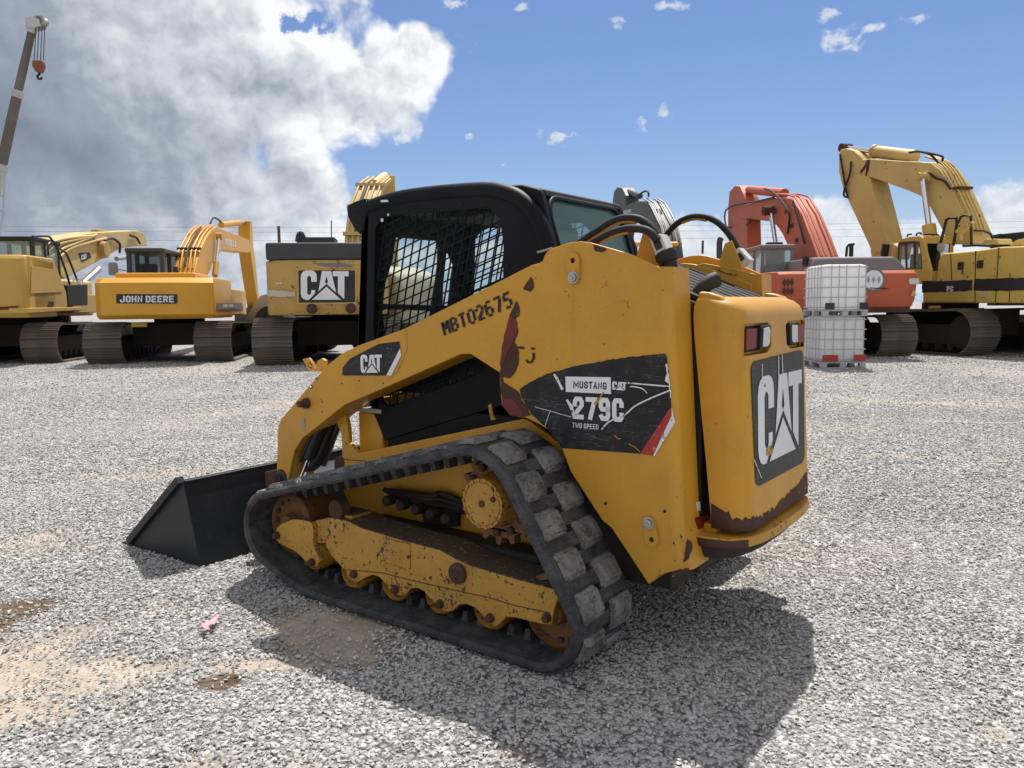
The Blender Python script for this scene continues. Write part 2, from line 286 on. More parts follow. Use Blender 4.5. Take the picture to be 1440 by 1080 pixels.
# ------------------------------------------------------------------ mesh builder
class MB:
    def __init__(s): s.v = []; s.f = []; s.mi = []; s.k = 0
    def mat(s, k): s.k = k; return s
    def add(s, vs, fs):
        o = len(s.v); s.v += [tuple(v) for v in vs]; s.f += [tuple(i+o for i in f) for f in fs]; s.mi += [s.k]*len(fs); return s
    def hexa(s, p):   # 8 corners: bottom ring, top ring
        return s.add(p, [(3, 2, 1, 0), (4, 5, 6, 7), (0, 1, 5, 4), (1, 2, 6, 5), (2, 3, 7, 6), (3, 0, 4, 7)])
    def box(s, x0, x1, y0, y1, z0, z1):
        return s.hexa([(x0, y0, z0), (x1, y0, z0), (x1, y1, z0), (x0, y1, z0), (x0, y0, z1), (x1, y0, z1), (x1, y1, z1), (x0, y1, z1)])
    def prism(s, poly, vec, holes=()):
        vec = Vector(vec); loops = [[Vector(p) for p in poly]] + [[Vector(p) for p in h] for h in holes]
        flat = [p for l in loops for p in l]; n = len(flat)
        if holes: caps = [tuple(f) for f in tessellate_polygon(loops)]
        else: caps = [tuple(range(n))]
        fs = list(caps) + [tuple(i+n for i in reversed(f)) for f in caps]; o = 0
        for l in loops:
            m = len(l)
            for i in range(m): a = o+i; b = o+(i+1) % m; fs.append((a, b, b+n, a+n))
            o += m
        return s.add(flat+[p+vec for p in flat], fs)
    def face(s, poly): return s.add(poly, [tuple(range(len(poly)))])
    def tube(s, pts, r, n=8, cap=True):
        pts = [Vector(p) for p in pts]; m = len(pts); rs = r if isinstance(r, (list, tuple)) else [r]*m
        vs = []; fs = []; up = None
        for i, p in enumerate(pts):
            d = (pts[min(i+1, m-1)]-pts[max(i-1, 0)]).normalized()
            if up is None: up = d.orthogonal().normalized()
            up = (up-d*up.dot(d)).normalized(); w = d.cross(up)
            vs += [p+(up*math.cos(a)+w*math.sin(a))*rs[i] for a in (2*math.pi*j/n for j in range(n))]
        for i in range(m-1):
            for j in range(n): fs.append((i*n+j, i*n+(j+1) % n, (i+1)*n+(j+1) % n, (i+1)*n+j))
        if cap: fs += [tuple(reversed(range(n))), tuple(range((m-1)*n, m*n))]
        return s.add(vs, fs)
    def cyl(s, a, b, r, n=20): return s.tube([a, b], r, n)
    def lathe(s, o, axis, prof, n=24):
        o = Vector(o); axis = Vector(axis).normalized(); pts = [o+axis*t_ for t_, r in prof]
        up = axis.orthogonal().normalized(); w = axis.cross(up); vs = []; fs = []
        for p, (t_, r) in zip(pts, prof): vs += [p+(up*math.cos(a)+w*math.sin(a))*max(r, 1e-4) for a in (2*math.pi*j/n for j in range(n))]
        for i in range(len(prof)-1):
            for j in range(n): fs.append((i*n+j, i*n+(j+1) % n, (i+1)*n+(j+1) % n, (i+1)*n+j))
        fs += [tuple(reversed(range(n))), tuple(range((len(prof)-1)*n, len(prof)*n))]
        return s.add(vs, fs)
    def loft(s, rings, closed=True, caps=True):
        n = len(rings[0]); vs = [p for r in rings for p in r]; fs = []
        for i in range(len(rings)-1):
            for j in range(n if closed else n-1): fs.append((i*n+j, i*n+(j+1) % n, (i+1)*n+(j+1) % n, (i+1)*n+j))
        if caps and closed: fs += [tuple(reversed(range(n))), tuple(range((len(rings)-1)*n, len(rings)*n))]
        return s.add(vs, fs)
    def beam(s, a, b, w, h0, h1, side=(0, 1, 0)):   # tapered box from a to b: w across, h in the third direction
        a = Vector(a); b = Vector(b); d = (b-a).normalized(); sd = Vector(side); sd = (sd-d*sd.dot(d)).normalized(); u = d.cross(sd); r = []
        for p, h in ((a, h0), (b, h1)):
            r.append([p+sd*w/2*i+u*h/2*j for i, j in ((-1, -1), (1, -1), (1, 1), (-1, 1))])
        return s.loft(r)
    def mesh(s, name, mats, weld=0):
        me = bpy.data.meshes.new(name); me.from_pydata(s.v, [], s.f)
        for m in (mats if isinstance(mats, (list, tuple)) else [mats]): me.materials.append(MAT[m])
        me.polygons.foreach_set('material_index', s.mi)
        bm = bmesh.new(); bm.from_mesh(me)
        if weld: bmesh.ops.remove_doubles(bm, verts=bm.verts, dist=weld)
        bmesh.ops.recalc_face_normals(bm, faces=bm.faces); bm.to_mesh(me); bm.free()
        return me
    def build(s, name, mats, parent=None, bevel=0, seg=2, smooth=38, solid=0, weld=0):
        me = s.mesh(name, mats, weld)
        if smooth: me.shade_smooth(); me.set_sharp_from_angle(angle=R(smooth))
        o = link(name, me, parent)
        if solid: md = o.modifiers.new('solid', 'SOLIDIFY'); md.thickness = solid; md.offset = -1
        if bevel:
            md = o.modifiers.new('bevel', 'BEVEL'); md.width = bevel; md.segments = seg; md.limit_method = 'ANGLE'; md.angle_limit = R(35); md.harden_normals = bool(smooth)
        return o
def link(name, data, parent=None):
    o = bpy.data.objects.new(name, data); COL.objects.link(o)
    if parent: o.parent = parent
    return o
def root(name, label, cat, loc=(0, 0, 0), yaw=0, group=None):
    o = link(name, None); o.location = loc; o.rotation_euler = (0, 0, yaw); o.empty_display_size = .3; tag(o, label, cat, group); return o
def tag(o, label, cat, group=None):
    o['label'] = label; o['category'] = cat
    if group: o['group'] = group
    return o
def circ(c, r, n=24, a0=0, a1=360):
    return [(c[0]+r*math.cos(R(a0+(a1-a0)*i/(n if a1-a0 == 360 else n-1))), c[1]+r*math.sin(R(a0+(a1-a0)*i/(n if a1-a0 == 360 else n-1)))) for i in range(n)]
def spline(pts, n=8):
    P_ = [Vector(p) for p in pts]; P_ = [P_[0]*2-P_[1]]+P_+[P_[-1]*2-P_[-2]]; out = []
    for i in range(1, len(P_)-2):
        p0, p1, p2, p3 = P_[i-1:i+3]
        for k in range(n):
            t_ = k/n; out.append(.5*((2*p1)+(p2-p0)*t_+(2*p0-5*p1+4*p2-p3)*t_**2+(3*p1-p0-3*p2+p3)*t_**3))
    return out+[P_[-2]]
def rrect(w0, w1, h0, h1, r, n=5):
    return [p for c, a in (((w1-r, h1-r), 0), ((w0+r, h1-r), 90), ((w0+r, h0+r), 180), ((w1-r, h0+r), 270)) for p in circ(c, r, n, a, a+90)]

# ------------------------------------------------------------------ lettering
def text2d(s, bold=.02):
    cu_ = bpy.data.curves.new('t', 'FONT'); cu_.body = s; cu_.offset = bold; cu_.resolution_u = 3; o = bpy.data.objects.new('t', cu_); COL.objects.link(o)
    dg = bpy.context.evaluated_depsgraph_get(); dg.update(); me = bpy.data.meshes.new_from_object(o.evaluated_get(dg))
    v = np.array([x.co[:2] for x in me.vertices]); f = [tuple(p.vertices) for p in me.polygons]
    bpy.data.objects.remove(o); bpy.data.curves.remove(cu_); bpy.data.meshes.remove(me)
    v = (v-v.min(0))/(v.max(0)-v.min(0)); return v, f
GL = {'M': ['0,0 0,1 .5,.25 1,1 1,0'], 'U': ['0,1 0,.2 .2,0 .8,0 1,.2 1,1'], 'S': ['1,.75 1,.85 .8,1 .2,1 0,.85 0,.66 .2,.53 .8,.45 1,.32 1,.15 .8,0 .2,0 0,.15 0,.26'], 'T': ['0,1 1,1', '.5,0 .5,1'], 'A': ['0,0 .5,1 1,0', '.2,.3 .8,.3'], 'N': ['0,0 0,1 1,0 1,1'],
      'G': ['1,.78 1,.85 .8,1 .2,1 0,.85 0,.15 .2,0 .8,0 1,.15 1,.44 .62,.44'], 'W': ['0,1 .25,0 .5,.66 .75,0 1,1'], 'O': ['.2,0 0,.15 0,.85 .2,1 .8,1 1,.85 1,.15 .8,0 .2,0'], 'P': ['0,0 0,1 .8,1 1,.85 1,.6 .8,.45 0,.45'], 'E': ['1,1 0,1 0,0 1,0', '0,.52 .85,.52'],
      'D': ['0,0 0,1 .75,1 1,.8 1,.2 .75,0 0,0'], 'J': ['1,1 1,.18 .8,0 .2,0 0,.18 0,.32'], 'H': ['0,0 0,1', '1,0 1,1', '0,.5 1,.5'], 'R': ['0,0 0,1 .8,1 1,.86 1,.62 .8,.5 0,.5', '.55,.5 1,0'], 'C': ['1,.76 1,.85 .8,1 .2,1 0,.85 0,.15 .2,0 .8,0 1,.15 1,.24'],
      '2': ['0,.7 0,.85 .2,1 .8,1 1,.85 1,.65 0,.12 0,0 1,0'], '7': ['0,1 1,1 .38,0'], '9': ['1,.5 .2,.5 0,.63 0,.85 .2,1 .8,1 1,.85 1,.15 .8,0 .2,0 0,.16'], '0': ['.2,0 0,.15 0,.85 .2,1 .8,1 1,.85 1,.15 .8,0 .2,0'], '4': ['.8,0 .8,1 0,.3 1,.3'], '5': ['1,1 0,1 0,.55 .8,.6 1,.45 1,.15 .8,0 .2,0 0,.15'], '6': ['1,.8 .8,1 .2,1 0,.85 0,.15 .2,0 .8,0 1,.15 1,.42 .8,.56 0,.56'], 'L': ['0,1 0,0 1,0']}
def block(s, w=.36, th=.17, gap=.13, space=.3):
    """condensed heavy sans: strokes of even weight, mitred"""
    vs = []; fs = []; x0 = 0
    for ch in s:
        if ch == ' ': x0 += space; continue
        ww = w*(1.7 if ch in 'MW' else 1.0)
        for st in GL[ch]:
            P_ = [np.array([x0+th/2+float(a)*ww, th/2+float(b)*(1-th)]) for a, b in (q.split(',') for q in st.split())]; closed = np.allclose(P_[0], P_[-1]); n = len(P_); L = []
            for i in range(n):
                d0 = P_[i]-P_[i-1] if i else (P_[0]-P_[-2] if closed else None); d1 = P_[i+1]-P_[i] if i < n-1 else (P_[1]-P_[0] if closed else None)
                d0 = d1 if d0 is None else d0; d1 = d0 if d1 is None else d1; d0 = d0/np.linalg.norm(d0); d1 = d1/np.linalg.norm(d1)
                n0 = np.array([-d0[1], d0[0]]); n1_ = np.array([-d1[1], d1[0]]); m_ = n0+n1_; m_ /= max(np.linalg.norm(m_), .3); k_ = min(1/max(m_@n0, .3), 1.9)*th/2; p = P_[i]
                if not closed and i == 0: p = p-d1*th/2*(.98 if abs(d1[0]) < .3 or abs(d1[1]) < .1 else .4)
                if not closed and i == n-1: p = p+d0*th/2*(.98 if abs(d0[0]) < .3 or abs(d0[1]) < .1 else .4)
                L.append((p+m_*k_, p-m_*k_))
            o = len(vs)
            for a, b in L: vs += [a, b]
            fs += [(o+2*i, o+2*i+1, o+2*i+3, o+2*i+2) for i in range(n-1)]
        x0 += ww+th+gap
    v = np.array(vs); return (v-v.min(0))/(v.max(0)-v.min(0)), fs
def CATLOGO():
    c = [(80, 92), (52, 92), (52, 114), (46, 122), (38, 122), (32, 114), (32, 34), (38, 26), (46, 26), (52, 33), (52, 50), (72, 50), (72, 35), (56, 16), (40, 0), (26, 0), (12, 5), (4, 15), (0, 28), (0, 120), (4, 134), (12, 144), (26, 150), (56, 150), (69, 145), (77, 135), (80, 122)]
    a1 = [(106, 147), (129, 147), (129, 122), (121, 90), (129, 82), (112, 66), (88, 43)]
    a2 = [(129, 147), (152, 147), (178, 36), (150, 62), (129, 82), (137, 90), (129, 122)]
    tt = [(160, 147), (240, 147), (240, 121), (219, 121), (219, 3), (186, 34), (186, 121), (160, 121)]
    tri = [(56, 0), (129, 68), (202, 0)]
    vs = []; fs = []
    for p in (c, a1, a2, tt, tri): fs.append(tuple(range(len(vs), len(vs)+len(p)))); vs += p
    return np.array(vs)/np.array([240, 150]), fs
SG = {'M': [(0, 0, 0, 1), (1, 0, 1, 1), (.12, .95, .45, .45), (.88, .95, .55, .45)], 'B': [(0, 0, 0, 1), (.22, 1, .7, 1), (.22, 0, .7, 0), (.22, .52, .7, .52), (.9, .62, .9, .88), (.95, .12, .95, .42)],
      'T': [(0, 1, 1, 1), (.5, 0, .5, .84)], '0': [(0, .14, 0, .86), (1, .14, 1, .86), (.2, 1, .8, 1), (.2, 0, .8, 0)],
      '2': [(0, .72, 0, .84), (.15, 1, .8, 1), (1, .62, 1, .86), (.92, .52, .08, .12), (0, 0, 1, 0)], '6': [(0, .14, 0, .86), (.2, 1, .85, 1), (.2, 0, .8, 0), (1, .14, 1, .42), (.22, .56, .8, .56)],
      '7': [(0, 1, 1, 1), (.96, .84, .4, 0)], '5': [(.1, 1, 1, 1), (.05, .56, .05, .9), (.25, .58, .75, .58), (1, .14, 1, .46), (.75, 0, .1, .04)]}
def STENCIL(s):
    vs = []; fs = []; t_ = .30
    for i, ch in enumerate(s):
        for x0, y0, x1, y1 in SG[ch]:
            w = .62; a = np.array([i*1.0+x0*w, y0]); b = np.array([i*1.0+x1*w, y1]); d = (b-a)/np.linalg.norm(b-a); n = np.array([-d[1], d[0]])*t_*.5
            horiz = abs(d[0]) > .9; n = n*(.62 if horiz else 1.)
            o = len(vs); vs += [a-n-d*.04, b-n+d*.04, b+n+d*.04, a+n-d*.04]; fs.append((o, o+1, o+2, o+3))
    v = np.array(vs); return (v-v.min(0))/(v.max(0)-v.min(0)), fs
def lay(name, vf, p00, p10, p01, p11, m, parent, off=(0, 0, 0), label=None):
    """print a flat design onto a surface: its box corners are given in 3D"""
    v, f = vf; p00, p10, p01, p11 = map(Vector, (p00, p10, p01, p11)); off = Vector(off)
    b = MB(); b.add([p00*(1-x)*(1-y)+p10*x*(1-y)+p01*(1-x)*y+p11*x*y+off for x, y in v], f)
    me = bpy.data.meshes.new(name); me.from_pydata(b.v, [], b.f); me.materials.append(MAT[m]); o = link(name, me, parent); return o
# ------------------------------------------------------------------ ground
def vnoise(x, y, seed=0):
    xi = np.floor(x).astype(np.int64); yi = np.floor(y).astype(np.int64); fx_ = x-xi; fy_ = y-yi
    def h(a, b):
        n = (a*374761393+b*668265263+seed*974634777) & 0xffffffff; n = ((n ^ (n >> 13))*1274126177) & 0xffffffff; return ((n ^ (n >> 16)) & 0xffff)/65535.
    u_ = fx_*fx_*(3-2*fx_); v_ = fy_*fy_*(3-2*fy_)
    return (h(xi, yi)*(1-u_)+h(xi+1, yi)*u_)*(1-v_)+(h(xi, yi+1)*(1-u_)+h(xi+1, yi+1)*u_)*v_
def fbm(x, y, o=5, seed=0):
    s = 0; a = .5; tot = 0
    for i in range(o): s = s+a*vnoise(x*2**i, y*2**i, seed+i); tot += a; a *= .55
    return s/tot
def gpt(u, v): p = W.pz(u, v, 0); q = p-CAM; return q.dot(HX), q.dot(HY)
SAND = [(20, 930, .6, .6), (120, 950, .34, .6), (205, 935, .2, .4), (60, 905, .3, .5), (20, 1000, .2, .35), (-60, 960, .6, .7), (290, 1068, .16, .22), (420, 1075, .10, .25), (1398, 1028, .12, .10), (1340, 690, .55, .7), (1210, 605, .4, .8), (590, 545, 1.0, 1.6), (450, 545, .8, 1.6), (220, 552, .7, 1.6), (240, 690, .5, .35), (230, 660, .5, .5), (60, 760, .5, .7), (720, 1060, .10, .16), (470, 880, .35, .3), (350, 930, .10, .3), (30, 560, .8, 1.2), (1200, 560, 1.0, 2.)]
SOIL = [(25, 858, .26, .34), (-40, 880, .3, .4), (308, 958, .10, .14), (535, 1046, .045, .07)]
def masks(D, L):
    n = fbm(D*1.3+40, L*1.3+9, 5, 3)-.5; n2 = fbm(D*6, L*6, 4, 11)-.5
    sand = np.zeros_like(D); soil = np.zeros_like(D)
    for u, v, rd, rl in SAND:
        d, l = gpt(u, v); q = 1-np.sqrt(((D-d)/rd)**2+((L-l)/rl)**2); sand = np.maximum(sand, np.clip((q+n*2.6+n2*1.4)*(.62 if v > 800 else .45)+.22, 0, 1)*np.clip((q+1.)*2, 0, 1)*(.62 if v < 800 else 1))
    rut = np.exp(-((np.abs(D-7.2-.16*L+.01*L*L)-.85)/.22)**2)*np.clip(fbm(D*.8, L*.35, 4, 52)*2.2-.75, 0, .5); sand = np.maximum(sand, rut); rut2 = np.exp(-((np.abs(D-12-.30*L)-.95)/.3)**2)*np.clip(fbm(D*.5, L*.3, 4, 58)*2.2-.75, 0, .55); sand = np.maximum(sand, rut2)
    far = fbm(D*.22+7, L*.5+3, 5, 21); sand = np.maximum(sand, np.clip((far-.57)*4, 0, .42))
    for u, v, rd, rl in SOIL:
        d, l = gpt(u, v); q = 1-np.sqrt(((D-d)/rd)**2+((L-l)/rl)**2); soil = np.maximum(soil, np.clip((q+n*.9+n2*.9)*1.7+.1, 0, 1)*(q > -.8))
    return sand, soil
def relief(D, L):
    near = np.clip((14-np.abs(D))/4, 0, 1)*np.clip((9-np.abs(L))/2, 0, 1)
    return near*((fbm(D*2, L*2, 4, 5)-.5)*.022+(fbm(D*.6, L*.6, 3, 6)-.5)*.02-.004)
def axis(a, b, st, far, g=1.16):
    mid = list(np.arange(a, b, st)); up = []; d = st; x = mid[-1]
    while x < far: d *= g; x += d; up.append(x)
    dn = []; d = st; x = mid[0]
    while x > -far: d *= g; x -= d; dn.append(x)
    return np.array(dn[::-1]+mid+up)
aD = axis(1.2, 11, .05, 4000); aL = axis(-6.5, 6.5, .05, 4000); gD, gL = np.meshgrid(aD, aL, indexing='ij')
s_, so_ = masks(gD, gL); z = relief(gD, gL)-.012*np.clip(s_, 0, 1)*(gD < 8)
X = CAM.x+HX.x*gD+HY.x*gL; Y = CAM.y+HX.y*gD+HY.y*gL; nD, nL = gD.shape
me = bpy.data.meshes.new('ground'); vv = np.stack([X, Y, z], -1).reshape(-1, 3); idx = np.arange(nD*nL).reshape(nD, nL)
q = np.stack([idx[:-1, :-1], idx[1:, :-1], idx[1:, 1:], idx[:-1, 1:]], -1).reshape(-1, 4)
me.vertices.add(len(vv)); me.vertices.foreach_set('co', vv.ravel()); me.loops.add(q.size); me.loops.foreach_set('vertex_index', q.ravel().astype(np.int32))
me.polygons.add(len(q)); me.polygons.foreach_set('loop_start', np.arange(0, q.size, 4, dtype=np.int32)); me.polygons.foreach_set('use_smooth', np.ones(len(q), bool)); me.update(calc_edges=True)
if me.polygons[0].normal.z < 0: me.flip_normals()
for nm, a in (('sand', s_), ('soil', so_)): at = me.attributes.new(nm, 'FLOAT', 'POINT'); at.data.foreach_set('value', a.ravel().astype(np.float32))
t, b, m = mat('gravel_ground'); geo = t.n('ShaderNodeNewGeometry').outputs['Position']
sandA = t.n('ShaderNodeAttribute', attribute_name='sand').outputs['Fac']; soilA = t.n('ShaderNodeAttribute', attribute_name='soil').outputs['Fac']
vo = t.n('ShaderNodeTexVoronoi', feature='F1'); t.put(vo.inputs['Vector'], geo); vo.inputs['Scale'].default_value = 42; vo.inputs['Randomness'].default_value = 1
vc = t.n('ShaderNodeSeparateColor'); t.put(vc.inputs[0], vo.outputs['Color'])
vo2 = t.n('ShaderNodeTexVoronoi', feature='F1'); t.put(vo2.inputs['Vector'], geo); vo2.inputs['Scale'].default_value = 17
vc2 = t.n('ShaderNodeSeparateColor'); t.put(vc2.inputs[0], vo2.outputs['Color'])
tone = t.m('ADD', t.m('MULTIPLY', vc.outputs[0], .62), t.m('MULTIPLY', vc2.outputs[0], .38))
g = t.n('ShaderNodeValToRGB'); t.put(g.inputs[0], tone); el_ = g.color_ramp.elements
el_[0].color = (.17, .165, .163, 1); el_[0].position = .12; el_[1].color = (.62, .608, .59, 1); el_[1].position = .9; e = el_.new(.5); e.color = (.39, .38, .37, 1)
gap = t.ramp(vo.outputs['Distance'], .42, .72, 1, .35)
gm = t.n('ShaderNodeMix', data_type='RGBA', blend_type='MULTIPLY'); gm.inputs[0].default_value = 1; t.put(gm.inputs[6], g.outputs[0]); cg = t.n('ShaderNodeCombineColor'); [t.put(cg.inputs[i], gap) for i in range(3)]; t.put(gm.inputs[7], cg.outputs[0])
sn = t.noise(geo, 5, 8, .65); sn2 = t.noise(geo, 60, 5, .7)
sandc = t.mix(t.ramp(t.m('ADD', t.m('MULTIPLY', sn, .6), t.m('MULTIPLY', sn2, .4)), .35, .65), (.345, .285, .225), (.485, .415, .335))
soilc = t.mix(t.ramp(t.noise(geo, 14, 6, .7), .35, .65), (.085, .058, .038), (.17, .125, .088))
sm = t.ramp(t.m('ADD', sandA, t.m('MULTIPLY', t.m('SUBTRACT', sn2, .5), .8)), .25, .75)
lm = t.noise(geo, .35, 4, .5); broad = t.mix(t.m('MULTIPLY', t.ramp(lm, .42, .66), .34), gm.outputs[2], (.48, .42, .36))
c = t.mix(sm, broad, sandc); c = t.mix(t.ramp(t.m('ADD', soilA, t.m('MULTIPLY', t.m('SUBTRACT', sn2, .5), .7)), .3, .8), c, soilc)
t.put(b.inputs['Base Color'], c); b.inputs['Roughness'].default_value = .95; b.inputs['Specular IOR Level'].default_value = .2
hgt = t.m('MULTIPLY', t.m('SUBTRACT', 1, vo.outputs['Distance']), t.m('SUBTRACT', 1, t.m('MULTIPLY', sm, .8)))
bump(t, b, t.m('ADD', hgt, t.m('MULTIPLY', sn2, .35)), .018, .9)
me.materials.append(m); go = link('ground', me); go['kind'] = 'structure'

# crushed-stone gravel lying on it
t, b, m = mat('stone'); tn = t.n('ShaderNodeAttribute', attribute_type='INSTANCER', attribute_name='tone').outputs['Fac']; oc = t.n('ShaderNodeTexCoord').outputs['Object']
r_ = t.n('ShaderNodeValToRGB'); t.put(r_.inputs[0], tn); el_ = r_.color_ramp.elements
el_[0].color = (.15, .147, .147, 1); el_[1].color = (.74, .73, .715, 1); e = el_.new(.30); e.color = (.34, .333, .328, 1); e = el_.new(.72); e.color = (.50, .487, .474, 1)
t.put(b.inputs['Base Color'], t.mix(t.ramp(t.noise(oc, 1.6, 4, .6), .35, .7), r_.outputs[0], (.49, .465, .435))); b.inputs['Roughness'].default_value = .9; b.inputs['Specular IOR Level'].default_value = .25
protos = []
for i in range(9):
    bm = bmesh.new(); ax = (1, random.uniform(.65, .95), random.uniform(.4, .7))
    for k in range(13):
        d = Vector((random.gauss(0, 1), random.gauss(0, 1), random.gauss(0, 1))).normalized()*random.uniform(.85, 1.05); bm.verts.new((d.x*ax[0]*.5, d.y*ax[1]*.5, d.z*ax[2]*.5))
    h = bmesh.ops.convex_hull(bm, input=bm.verts); junk = [x for x in h['geom_interior'] if isinstance(x, bmesh.types.BMVert)]
    bmesh.ops.delete(bm, geom=junk, context='VERTS'); bmesh.ops.recalc_face_normals(bm, faces=bm.faces)
    sm_ = bpy.data.meshes.new('stone'); bm.to_mesh(sm_); bm.free(); sm_.materials.append(m); protos.append(bpy.data.objects.new('stone', sm_))
def scatter():
    pts = []
    for d0, d1, dens, s0, s1 in ((1.6, 4.2, 4700, .010, .0255), (4.2, 6.5, 2900, .014, .031), (6.5, 10.5, 1250, .019, .038), (10.5, 15., 420, .024, .046), (15., 22., 150, .03, .06)):
        n = int((d1-d0)*(d1+d0)*.80*dens); D = np.sqrt(rng.uniform(d0*d0, d1*d1, n)); L = D*rng.uniform(-.80, .80, n)
        sd, sl_ = masks(D, L); keep = rng.random(n) > np.clip(np.maximum(sd*1.1, sl_*.9)-.10, 0, .90)
        D, L = D[keep], L[keep]; s = (s0+(s1-s0)*rng.random(len(D))**2.2)*(.62+.80*fbm(D*1.1+5, L*1.1+3, 4, 77))*np.where(rng.random(len(D)) > .996, 1.7, 1.); pts.append(np.stack([D, L, s], 1))
    return np.concatenate(pts)
pt = scatter(); n = len(pt); zz = relief(pt[:, 0], pt[:, 1])+pt[:, 2]*.12
pv = np.stack([CAM.x+HX.x*pt[:, 0]+HY.x*pt[:, 1], CAM.y+HX.y*pt[:, 0]+HY.y*pt[:, 1], zz], 1)
pm = bpy.data.meshes.new('gravel'); pm.vertices.add(n); pm.vertices.foreach_set('co', pv.ravel())
tone_ = np.clip(rng.normal(.52, .15, n)+(fbm(pt[:, 0]*1.7, pt[:, 1]*1.7, 4, 31)-.5)*.5, 0, 1)
for nm, ty, val in (('tone', 'FLOAT', tone_), ('size', 'FLOAT', pt[:, 2])): a = pm.attributes.new(nm, ty, 'POINT'); a.data.foreach_set('value', val.astype(np.float32))
a = pm.attributes.new('pick', 'INT', 'POINT'); a.data.foreach_set('value', rng.integers(0, 9, n).astype(np.int32))
a = pm.attributes.new('spin', 'FLOAT_VECTOR', 'POINT'); sp_ = np.stack([rng.normal(0, .45, n), rng.normal(0, .45, n), rng.uniform(0, 6.28, n)], 1); a.data.foreach_set('vector', sp_.astype(np.float32).ravel())
gt = bpy.data.node_groups.new('gravel', 'GeometryNodeTree'); gt.interface.new_socket('Geometry', in_out='INPUT', socket_type='NodeSocketGeometry'); gt.interface.new_socket('Geometry', in_out='OUTPUT', socket_type='NodeSocketGeometry')
N = gt.nodes; Lk = gt.links; gi = N.new('NodeGroupInput'); gout = N.new('NodeGroupOutput'); m2p = N.new('GeometryNodeMeshToPoints'); iop = N.new('GeometryNodeInstanceOnPoints'); gti = N.new('GeometryNodeJoinGeometry')
for o in reversed(protos):
    oi = N.new('GeometryNodeObjectInfo'); oi.inputs['Object'].default_value = o; oi.inputs['As Instance'].default_value = True; Lk.new(oi.outputs['Geometry'], gti.inputs[0])
def attr(nm, ty): a = N.new('GeometryNodeInputNamedAttribute'); a.data_type = ty; a.inputs[0].default_value = nm; return a.outputs['Attribute']
Lk.new(gi.outputs[0], m2p.inputs['Mesh']); Lk.new(m2p.outputs[0], iop.inputs['Points']); Lk.new(gti.outputs[0], iop.inputs['Instance']); iop.inputs['Pick Instance'].default_value = True
Lk.new(attr('pick', 'INT'), iop.inputs['Instance Index']); e2r = N.new('FunctionNodeEulerToRotation'); Lk.new(attr('spin', 'FLOAT_VECTOR'), e2r.inputs[0]); Lk.new(e2r.outputs[0], iop.inputs['Rotation']); Lk.new(attr('size', 'FLOAT'), iop.inputs['Scale'])
Lk.new(iop.outputs[0], gout.inputs[0])
gv = link('gravel', pm); gv['kind'] = 'stuff'; md = gv.modifiers.new('scatter', 'NODES'); md.node_group = gt
# ================================================================== the compact track loader
LD = root('compact_track_loader', 'yellow compact track loader with black caged cab and lowered bucket, nearest machine on the gravel', 'track loader')
def PY(y, L, fr=W): return [fr.py(u, v, y) for u, v in L]
def mir(p): return [(x, -y, z) for x, y, z in p]
YA = .62
arm_px = [(388.8, 669), (390.3, 610), (391.3, 599.6), (394.5, 590), (437, 539.8), (459, 514.6), (480, 497.5), (503, 486), (569, 462), (746.7, 373), (758, 370), (763, 366.5), (765, 360), (768, 355), (774, 349.5), (784, 346.5), (799, 341.5), (815, 339.3), (830, 341), (882.5, 356), (941, 374.6), (949, 560), (957, 740), (971, 803.8), (943, 811.6), (912, 822), (860, 743), (846.7, 732), (802, 663), (790, 631), (773, 606.7), (757.8, 596.7), (740, 588), (717, 584.5), (705.5, 571), (702.5, 540), (702, 524), (661.5, 498), (648.5, 498), (528, 551), (512.6, 557.4), (484, 569.6), (457.6, 591), (425, 616.5), (413.8, 635), (404.6, 675.6)]
arm = PY(YA, arm_px)
for p_ in arm:   # the plate stops short and rolls round the corner
    if p_.x < -.40 and not (p_.x > -.45 and p_.z < .5): p_.x += .045
# the lower rear corner lies under the rear bend; keep that edge straight in depth
def inner_arm(pts):   # the box behind the outer plate: lower along the tower's top so the plate stands proud
    r = []
    for p in pts:
        q = Vector(p)
        if -.52 < q.x < .13 and q.z > 1.55: q.z -= .05
        r.append(q)
    return r
rear = [p_+Vector((.045, 0, 0)) for p_ in PY(YA, [(941, 374.6), (949, 560), (957, 740), (971, 803.8)])]
def build_arm(side):
    s = side; f = (lambda L: [Vector(p) for p in L]) if s > 0 else (lambda L: [Vector((p[0], -p[1], p[2])) for p in L])
    b = MB(); b.prism(f(arm), (0, -.018*s, 0))
    b.prism(f([(x, .601, z) for x, y, z in inner_arm(arm)]), (0, -.171*s, 0))
    # the plate rolls round the tower's rear corner
    prof = [(0, .62)]+[(-.042+.042*math.cos(R(a)), .578+.042*math.sin(R(a))) for a in (75, 60, 45, 30, 15)][::1]
    prof = [(0, .62)]+[(-.045*math.sin(R(a)), .575+.045*math.cos(R(a))) for a in (15, 30, 45, 60, 75, 90)]+[(-.047, .435), (.02, .435)]
    b.loft([f([Vector((p.x+dx, y, p.z)) for dx, y in prof]) for p in rear], closed=False)
    return b.build('loader_arm', 'loader_yellow', LD, bevel=.005, weld=.0006)
armL = build_arm(1); armR = build_arm(-1)
# inner plate of the tower, hose trough between the plates
for s in (1, -1):
    b = MB(); b.prism([(x, .445*s, z_) for x, z_ in ((.02, 1.60), (-.10, 1.655), (-.20, 1.665), (-.36, 1.63), (-.485, 1.595), (-.485, 1.50), (.02, 1.50))], (0, -.012*s, 0))
    b.prism([(x, .445*s, z_) for x, z_ in ((-.26, 1.63), (-.30, 1.76), (-.335, 1.775), (-.385, 1.66), (-.40, 1.60))], (0, .012*s, 0))
    b.build('hose_bracket', 'loader_yellow', LD, bevel=.003)
def pline(poly, w=.004):
    return poly
